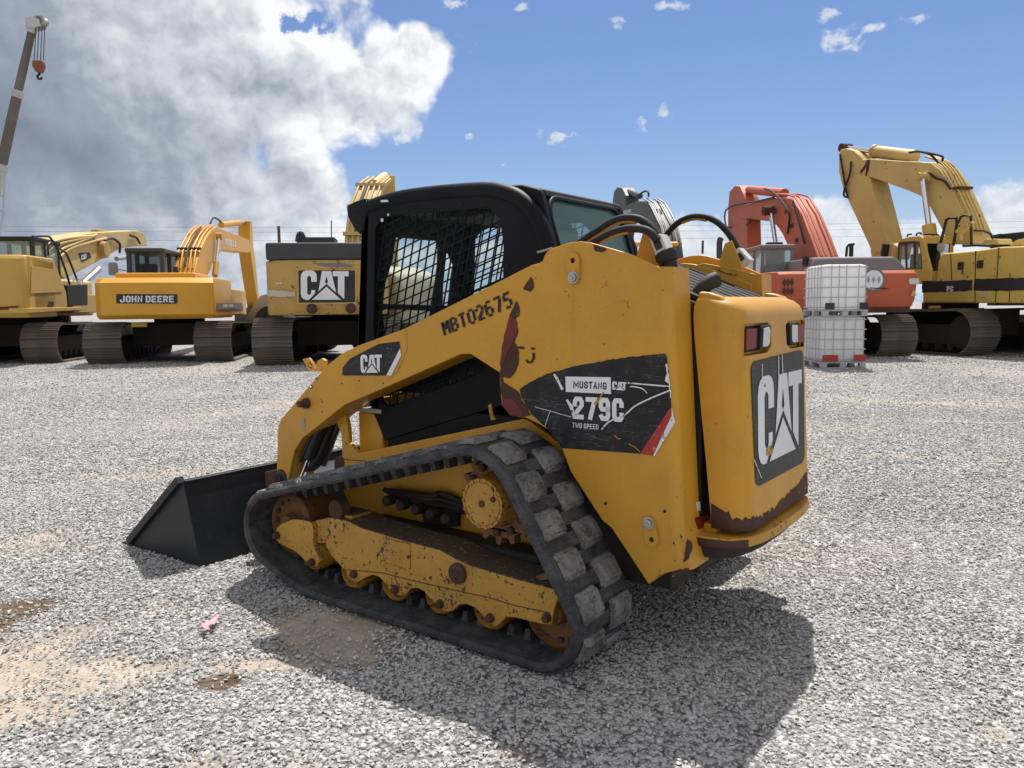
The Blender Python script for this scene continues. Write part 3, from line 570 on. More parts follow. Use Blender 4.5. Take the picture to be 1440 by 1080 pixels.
# ---- printed decals on the arm plate (each a thin vinyl film, slightly proud)
def film(name, px, m, off=.0015, y=YA, parent=armL, th=.001):
    b = MB(); b.prism(PY(y+off, px), (0, th, 0)); return b.build(name, m, parent, smooth=0)
def ribbon(name, px, w, m, off=.0045, y=YA, parent=armL, plane=None):
    P_ = [Vector((a, b_, 0)) for a, b_ in px]; b = MB(); L = []; Rr = []
    ws = w if isinstance(w, (list, tuple)) else [w]*len(P_)
    for i, p in enumerate(P_):
        d = (P_[min(i+1, len(P_)-1)]-P_[max(i-1, 0)]).normalized(); n = Vector((-d.y, d.x, 0))*ws[i]/2; L.append(p+n); Rr.append(p-n)
    poly = [(p.x, p.y) for p in L]+[(p.x, p.y) for p in reversed(Rr)]
    pr = plane or (lambda u, v: W.py(u, v, y+off)); nL = len(P_); vs = [pr(u, v) for u, v in poly]
    b.add(vs, [(i, i+1, 2*nL-2-i, 2*nL-1-i) for i in range(nL-1)]); return b.build(name, m, parent, smooth=0)
random.seed(3)
def ragged(px, amp=.8, step=4, closed=True):
    o = []
    for i, (a, b) in enumerate(px if closed else px[:-1]):
        c, d = px[(i+1) % len(px)]; n = max(1, int(math.hypot(c-a, d-b)/step))
        for k in range(n):
            j = amp if k else amp*.3; o.append((a+(c-a)*k/n+random.uniform(-j, j), b+(d-b)*k/n+random.uniform(-j, j)))
    return o
dec = film('model_decal', ragged([(731, 547), (748, 536), (765, 527.5), (795, 518), (828, 511), (862, 505), (903, 500)], .7, 4, False)+[(903, 500), (934, 497.3), (937.5, 500), (942.5, 543), (944.2, 573), (900, 638), (790, 630), (771.7, 605), (748, 583), (733, 558)], 'decal_black')
film('decal_stripe', [(941.7, 575), (944.6, 574), (944.6, 585), (918.5, 641), (900, 638)], 'decal_red', .003)
film('decal_stripe', [(944.6, 573), (949.5, 594), (920.5, 641.5), (918.5, 641), (944.6, 585)], 'decal_white_worn', .003)
film('worn_edge', ragged([(936, 512), (938.6, 512), (942.3, 543), (944, 560), (942.5, 560), (941, 540), (935, 536), (938, 524)], .8, 3), 'decal_white_worn', .003)
film('name_plate', [(795.2, 529.5), (859, 530.5), (859.3, 554), (795.8, 551)], 'letter_white', .003)
def mapped(name, vf, q, m, parent, y=YA, off=.0045, pr=None):
    pr = pr or (lambda u, v: W.py(u, v, y+off)); return lay(name, vf, *[pr(*p) for p in q], m, parent)
mapped('lettering', block('MUSTANG', .46, .20, .14), [(806, 546.3), (853, 549), (806.3, 534.5), (853, 537)], 'letter_black', dec)
mapped('cat_emblem', CATLOGO(), [(861, 548), (881, 549.3), (861, 536.3), (881, 537.3)], 'letter_white', dec)
mapped('lettering', block('279C', .34, .205, .09), [(805.5, 589.5), (877.5, 594.5), (805.5, 557.5), (877, 560.5)], 'letter_white', dec)
mapped('lettering', block('TWO SPEED', .40, .15, .15), [(805, 601.5), (841.5, 604.5), (805, 594), (841.5, 597)], 'letter_white', dec)
ribbon('scuff', spline([(942, 549, 0), (915, 560, 0), (893, 571, 0), (878, 584, 0), (862, 590, 0), (853, 596, 0), (846, 604, 0)], 4) and [(p.x, p.y) for p in spline([(942, 549, 0), (915, 560, 0), (893, 571, 0), (878, 584, 0), (862, 590, 0), (853, 596, 0), (846, 604, 0)], 4)], 2.0, 'decal_white_worn', .006)
ribbon('scuff', [(p.x, p.y) for p in spline([(883, 543.5, 0), (893, 544, 0), (904, 547, 0), (910, 553, 0)], 4)], [1.6]*9+[1.2]*4, 'decal_white_worn', .006)
ribbon('scuff', [(p.x, p.y) for p in spline([(883, 538.5, 0), (912, 541, 0), (942, 543.5, 0)], 4)], 2.0, 'decal_white_worn', .006)
ribbon('scuff', [(752, 572), (770, 577), (803, 586.5)], .8, 'decal_white_worn', .006)
ribbon('scuff', [(774, 577), (770, 588), (766, 600)], .7, 'decal_white_worn', .006)
ribbon('scuff', [(884, 624), (893, 629), (900, 635)], 1.4, 'hub_yellow', .006)
ribbon('scuff', [(864, 612), (869, 617), (873, 617)], 1.4, 'hub_yellow', .006)
ribbon('scuff', [(849, 551), (842, 562), (836, 569)], [1.5, 2.6, 4.4], 'hub_yellow', .006)
ribbon('scuff', [(779, 526), (783, 532), (786, 538), (791, 548)], [2.5, 4, 3, 4], 'decal_white_worn', .006)
ribbon('scuff', [(797, 562), (803, 571), (807, 585)], [3, 5, 4], 'decal_white_worn', .006)
film('paint_scar', ragged([(726.4, 423), (730.5, 431.7), (730, 444), (725, 448), (729, 465), (723.6, 481.7), (729, 491), (730, 506.7), (726, 520.5), (716.7, 531.7), (707, 530), (708, 537), (716.7, 543), (729, 551), (733, 562), (741.7, 573), (747, 583.6), (736, 586), (718, 584.2), (706.5, 570.5), (703.5, 534), (704, 506.7), (708.8, 473), (716.9, 443)], .9, 5), 'scar_rust', .002)
film('paint_scar', ragged([(724, 448), (728, 463), (720, 484), (706.5, 513), (704.8, 500), (709.5, 473), (716, 446)], .5, 5), 'scar_red', .0035)
film('paint_scar', ragged([(706, 561), (722, 562), (735, 580), (734, 585), (718, 583.6), (707.5, 571)], .5, 5), 'scar_red', .0035)
film('paint_scar', ragged([(746.5, 389), (750, 394), (751, 405), (746, 410.5), (735.8, 406.5), (739, 400)], .8, 4), 'scar_rust', .002)
film('paint_scar', ragged([(834, 343.4), (850, 348), (853, 351.5), (846, 355), (837, 353)], .5, 4), 'scar_rust', .002)
film('paint_scar', ragged([(963, 760), (970, 768), (974, 775), (966, 790), (962, 783)], 1., 4), 'scar_rust', .004, y=.622) if False else None
film('stencil_mark', [(729, 487), (737, 488), (737, 491), (729, 490)], 'letter_black', .004); film('stencil_mark', [(747, 488.5), (751.5, 489), (751.5, 492), (747, 491.6)], 'letter_black', .004)
ribbon('stencil_mark', [(750.3, 496), (750.4, 504), (747, 509.3), (742.5, 509.5), (740, 506)], 3.4, 'letter_black', .004)
mapped('stencil_number', STENCIL('MBT02675'), [(624.4, 473), (722.3, 431.4), (619.3, 453.5), (716.5, 408.5)], 'letter_black', armL, off=.003)
d2 = film('arm_decal', [(481.3, 528), (482, 516.7), (492, 504.5), (533, 483.5), (561.3, 480), (562.5, 490), (549, 528)], 'decal_black', .002)
film('decal_stripe', [(562.5, 490), (564.5, 499.5), (550.5, 528), (543.5, 528)], 'letter_white', .0035)
mapped('cat_emblem', CATLOGO(), [(507.5, 524.5), (536.5, 524), (506.5, 499), (536.8, 498)], 'letter_white', d2)
ribbon('panel_seam', [(567, 462.5), (571.5, 466), (572, 491), (560, 521), (546, 535)], 1.0, 'hub_yellow', .002)
# bolts, lugs and lift links on the arm
def bolt(u, v, r, h=.012, y=YA, m='bolt', parent=armL):
    p = W.py(u, v, y); b = MB(); b.lathe((p.x, y, p.z), (0, 1, 0), [(-.01, r), (h*.4, r), (h*.45, r*.8), (h, r*.75), (h*1.15, r*.5)], 12); return b.build('bolt', m, parent)
for u, v, r in ((446, 532.5, .008), (438.5, 545, .008)): bolt(u, v, r)
for u, v in ((481, 539.5), (505, 535.5), (539, 539), (453, 565), (453, 579)): bolt(u, v, .005, .001, m='black_plastic')
for u, v in ((851.5, 708), (934.5, 719)): bolt(u, v, .0075, .001, m='black_plastic')
def lift_link(u0, v0, u1, v1, rp, rb):   # a teardrop plate: hole at 0, bolt at 1
    a = W.py(u0, v0, YA); c = W.py(u1, v1, YA); b = MB(); d = (c-a); d.y = 0; L = d.length; d.normalize(); n = Vector((d.z, 0, -d.x))
    out = [a+n*(rp*math.cos(t_))-d*(rp*math.sin(t_)) for t_ in np.linspace(0, math.pi, 12)]+[c+n*(-rp*.85*math.cos(t_))+d*(rp*.85*math.sin(t_)) for t_ in np.linspace(0, math.pi, 12)]
    hole = [a+n*(rp*.36*math.cos(t_))+d*(rp*.36*math.sin(t_)) for t_ in np.linspace(0, 2*math.pi, 14, endpoint=False)]
    b.prism(out, (0, .014, 0), [hole]); o = b.build('lift_link', 'loader_yellow', armL, bevel=.002)
    q = MB(); q.lathe((a.x, YA+.001, a.z), (0, 1, 0), [(0, rp*.4), (.003, rp*.4)], 14); q.build('pin_hole', 'oily', o)
    q = MB(); q.lathe((c.x, YA, c.z), (0, 1, 0), [(.0, rb), (.018, rb), (.0185, rb*.72), (.032, rb*.7), (.033, rb*.35), (.038, rb*.33)], 20); q.build('bolt', 'bolt', o); return o
lift_link(807.5, 366.5, 809, 390.5, .032, .026); lift_link(918, 758, 914.5, 734.5, .030, .025)
p = W.py(432, 567, YA); b = MB(); b.lathe((p.x, YA, p.z), (0, 1, 0), [(0, .03), (.02, .03), (.022, .02), (.06, .018)], 14); b.build('pin', 'rust', armL)
film('reflector', [(424.5, 588), (428.5, 587), (429, 604), (425, 605)], 'steel', .002)
p = W.py(395, 672, .625); b = MB(); b.lathe((p.x, .60, p.z), (0, 1, 0), [(0, .05), (.03, .05), (.035, .03), (.05, .028)], 20); b.build('arm_pivot', 'black_paint', armL, bevel=.003)
# lifting eye on top of the arm
b = MB(); pl = PY(.56, [(428, 505), (437, 503), (443, 511), (446, 520), (436, 523), (434, 515)]); b.prism(pl, (0, .014, 0), [PY(.56, [(435.5, 510), (439, 509), (441.5, 513.5), (438, 516)])]); b.prism(PY(.60, [(444, 520), (446, 508), (452, 504), (457, 507), (456, 515), (448, 523)]), (0, -.02, 0)); b.build('lifting_eye', 'loader_yellow', LD, bevel=.002)

# ---- chassis between the tracks
b = MB(); ch = PY(.505, [(470, 586), (483, 577), (487, 590), (489.5, 604), (490.5, 622), (503.3, 637.5), (735, 589), (745, 592)])+[Vector((.02, .505, .80)), Vector((-.05, .505, .45)), Vector((.3, .505, .30)), Vector((1.45, .505, .30))]+PY(.505, [(482, 690), (484, 650), (481, 640), (480, 612)])
b.prism(ch, (0, -.03, 0)); chassis = b.build('chassis', 'loader_yellow', LD, bevel=.005)
b = MB(); b.prism(mir(ch), (0, .03, 0)); b.build('side_plate', 'loader_yellow', chassis, bevel=.005)
b = MB(); b.box(-.45, 1.40, -.47, .47, .26, .62); b.box(-.55, .3, -.42, .42, .34, 1.25); b.build('belly_pan', 'oily', chassis, bevel=.01)
b = MB(); b.prism([(-.30, .42, .44), (-.56, .42, .40), (-.62, .42, .50), (-.62, .42, .56), (-.30, .42, .56)], (0, -.84, 0)); b.build('rear_frame', 'loader_yellow', chassis, bevel=.01)
b = MB(); q = PY(.49, [(596, 700), (604, 692), (648, 697), (652, 704), (651, 738), (604, 738)]); b.prism([Vector((p.x, .506, p.z)) for p in q], (0, .025, 0)); b.build('motor_cover', 'black_plastic', chassis, bevel=.006)
b = MB(); pl = PY(.505, [(482, 640), (503, 637.5), (560, 648)]); b.tube([p+Vector((0, .001, 0)) for p in PY(.506, [(483, 646), (510, 648), (561, 654)])], .0016, 5); b.build('panel_seam', 'oily', chassis)
bolt(537, 642.5, .009, y=.505, parent=chassis); bolt(487, 624, .006, .002, y=.505, m='oily', parent=chassis)
# step box and fender inside the arm opening
b = MB(); b.box(1.05, 1.58, .24, .27, .60, .98); b.build('fender_panel', 'loader_yellow', chassis, bevel=.004)
b = MB(); b.box(1.30, 1.49, .28, .42, .60, .875); b.box(1.20, 1.28, .28, .41, .60, .83); step = b.build('step_box', 'loader_yellow', chassis, bevel=.012)
b = MB(); b.box(1.29, 1.50, .28, .435, .878, .902); b.build('step_plate', 'steel', step, bevel=.003)
b = MB(); b.box(1.31, 1.35, .32, .43, .902, .965); b.box(1.45, 1.49, .32, .43, .902, .965); b.box(1.35, 1.45, .30, .33, .902, .95); b.build('step_bracket', 'loader_yellow', step, bevel=.004)
p = W.py(478, 668, .5); b = MB(); b.prism(PY(.507, [(470, 645), (480, 641), (484, 650), (481, 672), (470, 672)]), (0, -.05, 0)); b.build('bump_stop', 'scar_rust', chassis, bevel=.003)
# tilt cylinders
for s in (1, -1):
    b = MB(); b.tube([(1.52, .52*s, 1.05), (1.80, .52*s, .60)], .045, 14); b.tube([(1.47, .47*s, 1.02), (1.74, .47*s, .55)], .018, 8); b.tube([(1.55, .56*s, 1.0), (1.83, .56*s, .58)], .014, 8); cyl_ = b.build('tilt_cylinder', 'black_paint', LD)
    q = MB(); q.tube([(1.80, .52*s, .60), (1.93, .52*s, .40)], .022, 12); q.build('cylinder_rod', 'chrome', cyl_)
b = MB()
for k in range(3): b.tube(spline([(1.62, .50-.03*k, .80), (1.70, .53-.03*k, .62), (1.78, .54-.03*k, .54), (1.88, .50-.03*k, .50)], 5), .012, 7)
b.build('hydraulic_hose', 'black_plastic', LD)

# ---- rubber tracks
YO, YI = .97, .52
def hull(pts):
    pts = sorted(set(pts)); 
    def half(L):
        r = []
        for p in L:
            while len(r) > 1 and (r[-1][0]-r[-2][0])*(p[1]-r[-2][1])-(r[-1][1]-r[-2][1])*(p[0]-r[-2][0]) <= 0: r.pop()
            r.append(p)
        return r
    a = half(pts); c = half(pts[::-1]); return a[:-1]+c[:-1]
path = hull([q for c, r in (((-.09, .20), .20), ((1.33, .20), .20), ((1.617, .298), .208), ((.25, .617), .264)) for q in circ(c, r, 90)])
def resample(path, n):
    P_ = np.array(path+[path[0]]); d = np.linalg.norm(np.diff(P_, axis=0), axis=1); s = np.concatenate([[0], np.cumsum(d)]); u_ = np.linspace(0, s[-1], n, endpoint=False)
    p = np.stack([np.interp(u_, s, P_[:, i]) for i in (0, 1)], 1); tan = np.roll(p, -1, 0)-np.roll(p, 1, 0); tan /= np.linalg.norm(tan, axis=1)[:, None]; return p, tan, s[-1]
_, _, PL = resample(path, 60); NL = round(PL/.172); NS = NL*6; bp, bt, _ = resample(path, NS); TH = .042
def out_n(i): return Vector((bt[i][1], 0, -bt[i][0]))
def lug_mesh(var, w0, w1, ln):
    rnd = random.Random(var); bm = bmesh.new(); r = bmesh.ops.create_cube(bm, size=1)
    for v in bm.verts:
        top = v.co.z > 0; k = .84 if top else 1.0; v.co = Vector((v.co.x*ln*(.82 if top else 1.10), (w0+w1)/2+v.co.y*(w1-w0)*k, .026 if top else -.006))
        v.co.x += rnd.uniform(-.004, .004); v.co.y += rnd.uniform(-.004, .004)
    bmesh.ops.subdivide_edges(bm, edges=[e for e in bm.edges], cuts=2, use_grid_fill=True)
    bmesh.ops.bevel(bm, geom=[e for e in bm.edges if e.calc_face_angle(0) > .5], offset=.010, segments=2, affect='EDGES')
    for v in bm.verts: v.co.z -= (v.co.x/ln)**2*.014
    for v in bm.verts: v.co += Vector((rnd.uniform(-1, 1), rnd.uniform(-1, 1), rnd.uniform(-1, 1)))*.0013
    me = bpy.data.meshes.new('tread_lug'); bm.to_mesh(me); bm.free(); me.materials.append(MAT['rubber_lug']); me.shade_smooth(); me.set_sharp_from_angle(angle=R(50)); return me
tooth = MB(); tooth.hexa([(-.020, -.035, .004), (.020, -.035, .004), (.020, .035, .004), (-.020, .035, .004), (-.011, -.028, -.046), (.011, -.028, -.046), (.011, .028, -.046), (-.011, .028, -.046)]); tooth_me = tooth.mesh('drive_tooth', 'rubber')
lugA = [lug_mesh(i, .022, .180, .122) for i in range(4)]; lugB = [lug_mesh(i+9, -.196, -.024, .122) for i in range(4)]
def rubber_track(s):
    yo, yi = (YO, YI) if s > 0 else (-YI, -YO)
    ys = [yi, yi+.014, yi+.195, yi+.25, yo-.014, yo]; b = MB(); n = NS; V = []
    for i in range(n):
        p = Vector((bp[i][0], 0, bp[i][1])); nn = out_n(i)
        for k, y in enumerate(ys):
            e_ = .014 if k in (0, 5) else 0; V.append(p-nn*e_+Vector((0, y, 0)))
        for k, y in enumerate(ys):
            e_ = .012 if k in (0, 5) else 0; V.append(p-nn*(TH-e_)+Vector((0, y, 0)))
    F = []; slot = lambda i, k: k == 2 and (i % 3 == 1)
    for i in range(n):
        j = (i+1) % n
        for k in range(5):
            if not slot(i, k): F.append((i*12+k, j*12+k, j*12+k+1, i*12+k+1)); F.append((i*12+6+k, i*12+7+k, j*12+7+k, j*12+6+k))
            else:
                F += [(i*12+k, i*12+6+k, j*12+6+k, j*12+k), (i*12+k+1, j*12+k+1, j*12+7+k, i*12+7+k), (i*12+k, i*12+k+1, i*12+7+k, i*12+6+k), (j*12+k, j*12+6+k, j*12+7+k, j*12+k+1)]
        F.append((i*12+5, j*12+5, j*12+11, i*12+11)); F.append((i*12, i*12+6, j*12+6, j*12))
    b.add(V, F); tr = b.build('rubber_track', 'rubber', LD, smooth=40)
    yc = (yo+yi)/2
    if s < 0: return tr
    for q in range(NL*2):
        i = (q*3) % n; nn = out_n(i); t_ = Vector((bt[i][0], 0, bt[i][1])); base = Vector((bp[i][0], yc, bp[i][1]))
        Mx = Matrix((t_, Vector((0, 1, 0)) if True else 0, nn)).transposed(); 
        if Mx.determinant() < 0: Mx = Matrix((-t_, Vector((0, 1, 0)), nn)).transposed()
        o = link('tread_lug', (lugA if q % 2 else lugB)[q//2 % 4], tr); m4 = Mx.to_4x4(); m4.translation = base; o.matrix_local = m4
        i2 = (i+1) % n; nn = out_n(i2); t_ = Vector((bt[i2][0], 0, bt[i2][1])); Mx = Matrix((t_, Vector((0, 1, 0)), nn)).transposed()
        if Mx.determinant() < 0: Mx = Matrix((-t_, Vector((0, 1, 0)), nn)).transposed()
        o = link('drive_tooth', tooth_me, tr); m4 = Mx.to_4x4(); m4.translation = Vector((bp[i2][0], yc+.03, bp[i2][1]))-nn*TH; o.matrix_local = m4
    return tr
trL = rubber_track(1); trR = rubber_track(-1)

# ---- undercarriage frame
YF = .87
fr_px = [(461.7, 727.5), (486.7, 731.7), (507.5, 742), (578, 763), (618, 773), (634, 782), (650, 791), (666.7, 796.7), (722, 813), (782, 829), (785, 842), (779, 858), (775.5, 879), (760, 878), (724, 869), (712, 868), (705, 876), (697, 882), (686, 876), (678, 865), (668, 855), (655.6, 850), (646, 851), (636, 860), (625, 861), (614, 852), (604, 842), (596, 832), (587, 827.5), (578, 828), (571, 836), (562, 839), (550, 832), (540, 819), (532.5, 811.5), (524, 809), (515, 812), (503, 819), (493, 815), (484.6, 802.5), (466, 782), (457.5, 767)]
b = MB(); b.prism(PY(YF, fr_px), (0, -.20, 0)); tf = b.build('track_frame', 'frame_yellow', LD, bevel=.006)
b = MB(); b.prism(PY(YF-.035, [(436, 733.5), (462, 728), (470, 733), (466, 764), (440, 764)]), (0, -.10, 0)); b.build('frame_neck', 'frame_yellow', tf, bevel=.005)
b = MB(); b.prism(PY(YF-.005, [(388.8, 742), (396, 736), (411.7, 729.6), (427, 731), (436.7, 733.8), (440, 744), (440, 765), (443, 774), (447, 781.7), (449, 790), (445, 797), (437, 797), (430, 790), (424, 784), (417, 777), (409.6, 773), (393, 765), (386, 757)]), (0, -.03, 0)); yoke = b.build('idler_yoke', 'frame_yellow', tf, bevel=.005)
b = MB(); q = PY(YF+.0005, [(542, 757), (577, 764.5), (577.5, 800), (538, 789)]); b.prism(q, (0, .006, 0)); ac = b.build('access_plate', 'frame_yellow', tf, bevel=.002)
for u, v in ((537.5, 772.5), (574.5, 783)): bolt(u, v, .009, .006, y=YF+.006, m='rust', parent=ac)
b = MB(); b.tube([p for p in PY(YF+.001, [(484, 801.5), (500, 802), (540, 806), (575, 815), (640, 830), (690, 841), (722, 851), (774, 862)])], .0022, 5); b.build('weld_seam', 'rust', tf)
def fbolt(u, v, r, par=tf, y=YF): bolt(u, v, r, .022, y=y, m='rust', parent=par)
for u, v in ((498.8, 806.7), (556.9, 828), (619.6, 848.9), (690, 868.4), (769.6, 868.2)): fbolt(u, v, .021)
for u, v in ((389.5, 753), (438.8, 790.4)): fbolt(u, v, .021, yoke)
def disc_bolt(u, v, r, y, nm, m, par):
    p = W.py(u, v, y); b = MB(); b.lathe((p.x, y-.05, p.z), (0, 1, 0), [(0, r), (.056, r), (.060, r*.88), (.062, r*.3), (.066, r*.28)], 22); o = b.build(nm, m, par)
    for k in range(3): a = k*2.1+.5; c = MB(); c.lathe((p.x+r*.5*math.cos(a), y+.008, p.z+r*.5*math.sin(a)), (0, 1, 0), [(0, r*.13), (.006, r*.12)], 8); c.build('bolt', 'oily', o)
disc_bolt(642.7, 806.7, .046, YF+.012, 'pivot_cap', 'rust', tf); disc_bolt(473, 717, .05, YF-.01, 'carrier_roller', 'rust', tf)
b = MB(); b.box(1.10, 1.23, .70, .84, .36, .43); b.build('carrier_bracket', 'frame_yellow', tf, bevel=.008)
def wheel(nm, x, z, r, y0, y1, m, par, hub=.35, n=32):
    w = y1-y0; b = MB(); b.lathe((x, y0, z), (0, 1, 0), [(0, r*.9), (.01, r), (w-.03, r), (w-.018, r*.93), (w-.012, r*.86), (w-.045, r*.78), (w-.05, r*hub*1.2), (w-.01, r*hub), (w, r*hub*.9)], n); return b.build(nm, m, par, smooth=30)
for u, v in ((498.8, 812), (556.9, 833.5), (619.6, 854.5), (690, 874)):
    p = W.py(u, v, YF-.06); o = wheel('roller', p.x, .132, .088, .60, YF-.028, 'hub_yellow', tf)
p = W.py(442, 787, YF-.06); wheel('roller', p.x, .165, .085, .60, YF-.03, 'hub_yellow', tf)
wheel('idler', 1.617, .298, .168, .60, .835, 'idler_orange', tf, .3, 40); wheel('idler', -.09, .20, .162, .60, .835, 'idler_orange', tf, .3, 40)
b = MB(); b.box(.1, 1.2, .52, .66, .20, .36); b.build('frame_core', 'oily', tf, bevel=.02)
# drive sprocket
cx, cz = .25, .617
b = MB(); b.lathe((cx, .53, cz), (0, 1, 0), [(0, .16), (.05, .16), (.06, .125), (.19, .125), (.2, .118), (.29, .112), (.315, .110), (.322, .106)], 36); mot = b.build('drive_motor', 'hub_yellow', LD)
b = MB(); b.lathe((cx, .853, cz), (0, 1, 0), [(0, .108), (.006, .108), (.0065, .100), (.003, .098), (.003, .094), (.008, .092), (.0085, .02), (.005, .018), (.005, .012)], 40); b.build('hub_cap', 'hub_yellow', mot, smooth=30)
b = MB(); b.lathe((cx, .861, cz), (0, 1, 0), [(0, .014), (.004, .013)], 12); b.lathe((cx-.062, .861, cz+.028), (0, 1, 0), [(0, .013), (.008, .012), (.009, .006)], 12); b.build('plug', 'rust', mot)
for k in range(18): a = k*math.pi/9; q = MB(); q.lathe((cx+.1035*math.cos(a), .853, cz+.1035*math.sin(a)), (0, 1, 0), [(0, .0085), (.011, .008)], 6); q.build('bolt', 'hub_yellow', mot)
b = MB(); prof = []
for k in range(16):
    a = 2*math.pi*k/16
    for da, r in ((-.11, .178), (-.055, .208), (.055, .208), (.11, .178)): prof.append((cx+r*math.cos(a+da), .70, cz+r*math.sin(a+da)))
b.prism(prof, (0, .05, 0), [[(cx+.12*math.cos(-a), .70, cz+.12*math.sin(-a)) for a in np.linspace(0, 2*math.pi, 24, endpoint=False)]]); spk = b.build('sprocket', 'idler_orange', LD, bevel=.004)
for k in range(12): a = k*math.pi/6; q = MB(); q.lathe((cx+.15*math.cos(a), .75, cz+.15*math.sin(a)), (0, 1, 0), [(0, .017), (.018, .017), (.02, .012)], 8); q.build('bolt', 'rust', spk)
b = MB()
for k in range(4): b.tube(spline([(1.15-.03*k, .56, .50), (.95-.05*k, .58, .46+.02*k), (.75, .55, .44+.03*k), (.55, .52, .47)], 5), .014, 7)
for k in range(5): b.lathe((1.05-.10*k, .60, .47-.008*k), (0, 1, 0), [(0, .028), (.05, .028), (.06, .018)], 10)
b.build('brake_line', 'oily', LD)
# right-hand undercarriage, seen only past the belly
b = MB(); b.box(-.1, 1.5, -.87, -.62, .14, .33); b.lathe((cx, -.87, cz), (0, 1, 0), [(0, .11), (.3, .13), (.35, .16)], 20); b.lathe((1.617, -.83, .298), (0, 1, 0), [(0, .16), (.23, .16)], 24); b.lathe((-.09, -.83, .2), (0, 1, 0), [(0, .16), (.23, .16)], 24); b.build('track_frame', 'frame_yellow', LD, bevel=.01)
# ---- cab
cab = MB(); CY = .43
side = [(1.40, 1.96), (1.465, 1.25), (1.41, .97), (1.272, .73), (.47, .976), (.33, 1.01), (.25, 1.30), (.175, 1.70), (.255, 1.87), (.34, 1.96), (.46, 2.01), (1.10, 2.035), (1.36, 2.02)]
win = [(1.235, 1.935), (1.30, 1.88), (1.335, 1.36), (1.315, 1.02), (1.29, .945), (1.245, .918), (.66, 1.11), (.57, 1.15), (.50, 1.22), (.455, 1.42), (.445, 1.75), (.465, 1.87), (.53, 1.925)]
cab.prism([(x, CY, z_) for x, z_ in side], (0, -.028, 0), [[(x, CY, z_) for x, z_ in win]])
cab.prism([(x, -CY, z_) for x, z_ in side], (0, .028, 0), [[(x, -CY, z_) for x, z_ in win]])
cab.prism([(.255, CY-.03, 1.87), (.34, CY-.03, 1.96), (.46, CY-.03, 2.012), (1.10, CY-.03, 2.04), (1.38, CY-.03, 2.02), (1.38, CY-.03, 1.96), (.5, CY-.03, 1.955), (.40, CY-.03, 1.93)], (0, -2*CY+.06, 0))   # roof
cab.box(.30, 1.40, -.40, .40, .74, .80)
cab.box(.20, .34, -.40, .40, .98, 1.62)   # rear bulkhead
cab.box(.34, 1.26, -.42, .424, .62, .93)
cabo = cab.build('cab', 'cab_black', LD, bevel=.006)
for s in (1, -1): b = MB(); b.tube(spline([(1.44, .405*s, 1.985), (1.10, .405*s, 2.025), (.62, .405*s, 2.015), (.44, .405*s, 1.985), (.33, .405*s, 1.93), (.255, .405*s, 1.84), (.20, .405*s, 1.70), (.175, .405*s, 1.60)], 6), .042, 14); b.build('roof_rail', 'cab_black', cabo)
b = MB(); vis = [(1.36, 2.045), (1.44, 2.035), (1.50, 2.02), (1.512, 2.0), (1.505, 1.955), (1.46, 1.89), (1.41, 1.85), (1.385, 1.87), (1.36, 1.96)]; b.prism([(x, .44, z_) for x, z_ in vis], (0, -.88, 0)); b.build('visor', 'cab_black', cabo, bevel=.012)
b = MB(); b.box(.72, .80, CY-.045, CY+.012, 1.30, 1.312) if False else b.prism([W.py(u, v, .40) for u, v in [(529, 427), (632, 430), (628, 438), (529, 434.5)]], (0, -.03, 0)); b.build('cross_bar', 'cab_black', cabo, bevel=.002)
# posts at the open front and the rear window
for s in (1, -1): b = MB(); b.prism([(1.40, .43*s, 1.95), (1.465, .43*s, 1.25), (1.41, .43*s, .95), (1.36, .43*s, .95), (1.40, .43*s, 1.25), (1.345, .43*s, 1.95)], (0, -.06*s, 0)); b.build('front_post', 'cab_black', cabo, bevel=.004)
ck = [(.66, 2.035), (.36, 2.022), (.262, 1.992), (.247, 1.965), (.165, 1.70), (.125, 1.575), (.30, 1.575), (.42, 1.93), (.66, 1.97)]
for s in (1, -1): b = MB(); b.prism([(x, .352*s, z_) for x, z_ in ck], (0, .045*s, 0)); b.build('rear_pillar', 'cab_black', cabo, bevel=.014, seg=3)
b = MB(); b.prism([(x, .352, z_) for x, z_ in ck[:4]+[(.262, 1.955), (.66, 1.97)]], (0, -.704, 0)); b.build('roof_cap', 'cab_black', cabo, bevel=.004)
rp = lambda y, z_: Vector((.256-(1.981-z_)*.316-.008, y, z_))
b = MB(); fo = [rp(y, z_) for y, z_ in rrect(-.365, .365, 1.60, 1.972, .10)]; fi = [rp(y, z_) for y, z_ in rrect(-.347, .347, 1.62, 1.953, .09)]
b.prism(fo, (.03, 0, .010), [fi]); b.build('rear_window_frame', 'cab_black', cabo, bevel=.006)
b = MB(); b.prism([p+Vector((.02, 0, .006)) for p in [rp(y, z_) for y, z_ in rrect(-.354, .354, 1.638, 1.957, .09)]], (.006, 0, .002)); b.build('rear_window', 'teal_glass', cabo, smooth=0)
# front frame: an arched opening and a slit beside the pillar
def frontpx(L): return [W.px(u, v, 1.41) for u, v in L]
h1 = frontpx([(557, 307), (570, 308), (584, 310), (594, 315), (603, 324), (610, 334), (615, 341), (614, 372), (611, 396), (606, 424), (600, 470), (540, 480), (534, 440), (538, 400), (549, 365), (553, 335)])
h2 = frontpx([(624.5, 357), (629, 356), (632, 365), (636, 372), (633, 392), (630, 420), (627, 440), (618, 440), (620, 400)])
b = MB(); b.prism([(1.41, y, z_) for y, z_ in ((.36, .9), (.36, 1.95), (-.40, 1.95), (-.40, .9))], (-.02, 0, 0), [h1, h2]); b.build('front_frame', 'cab_black', cabo, smooth=0)
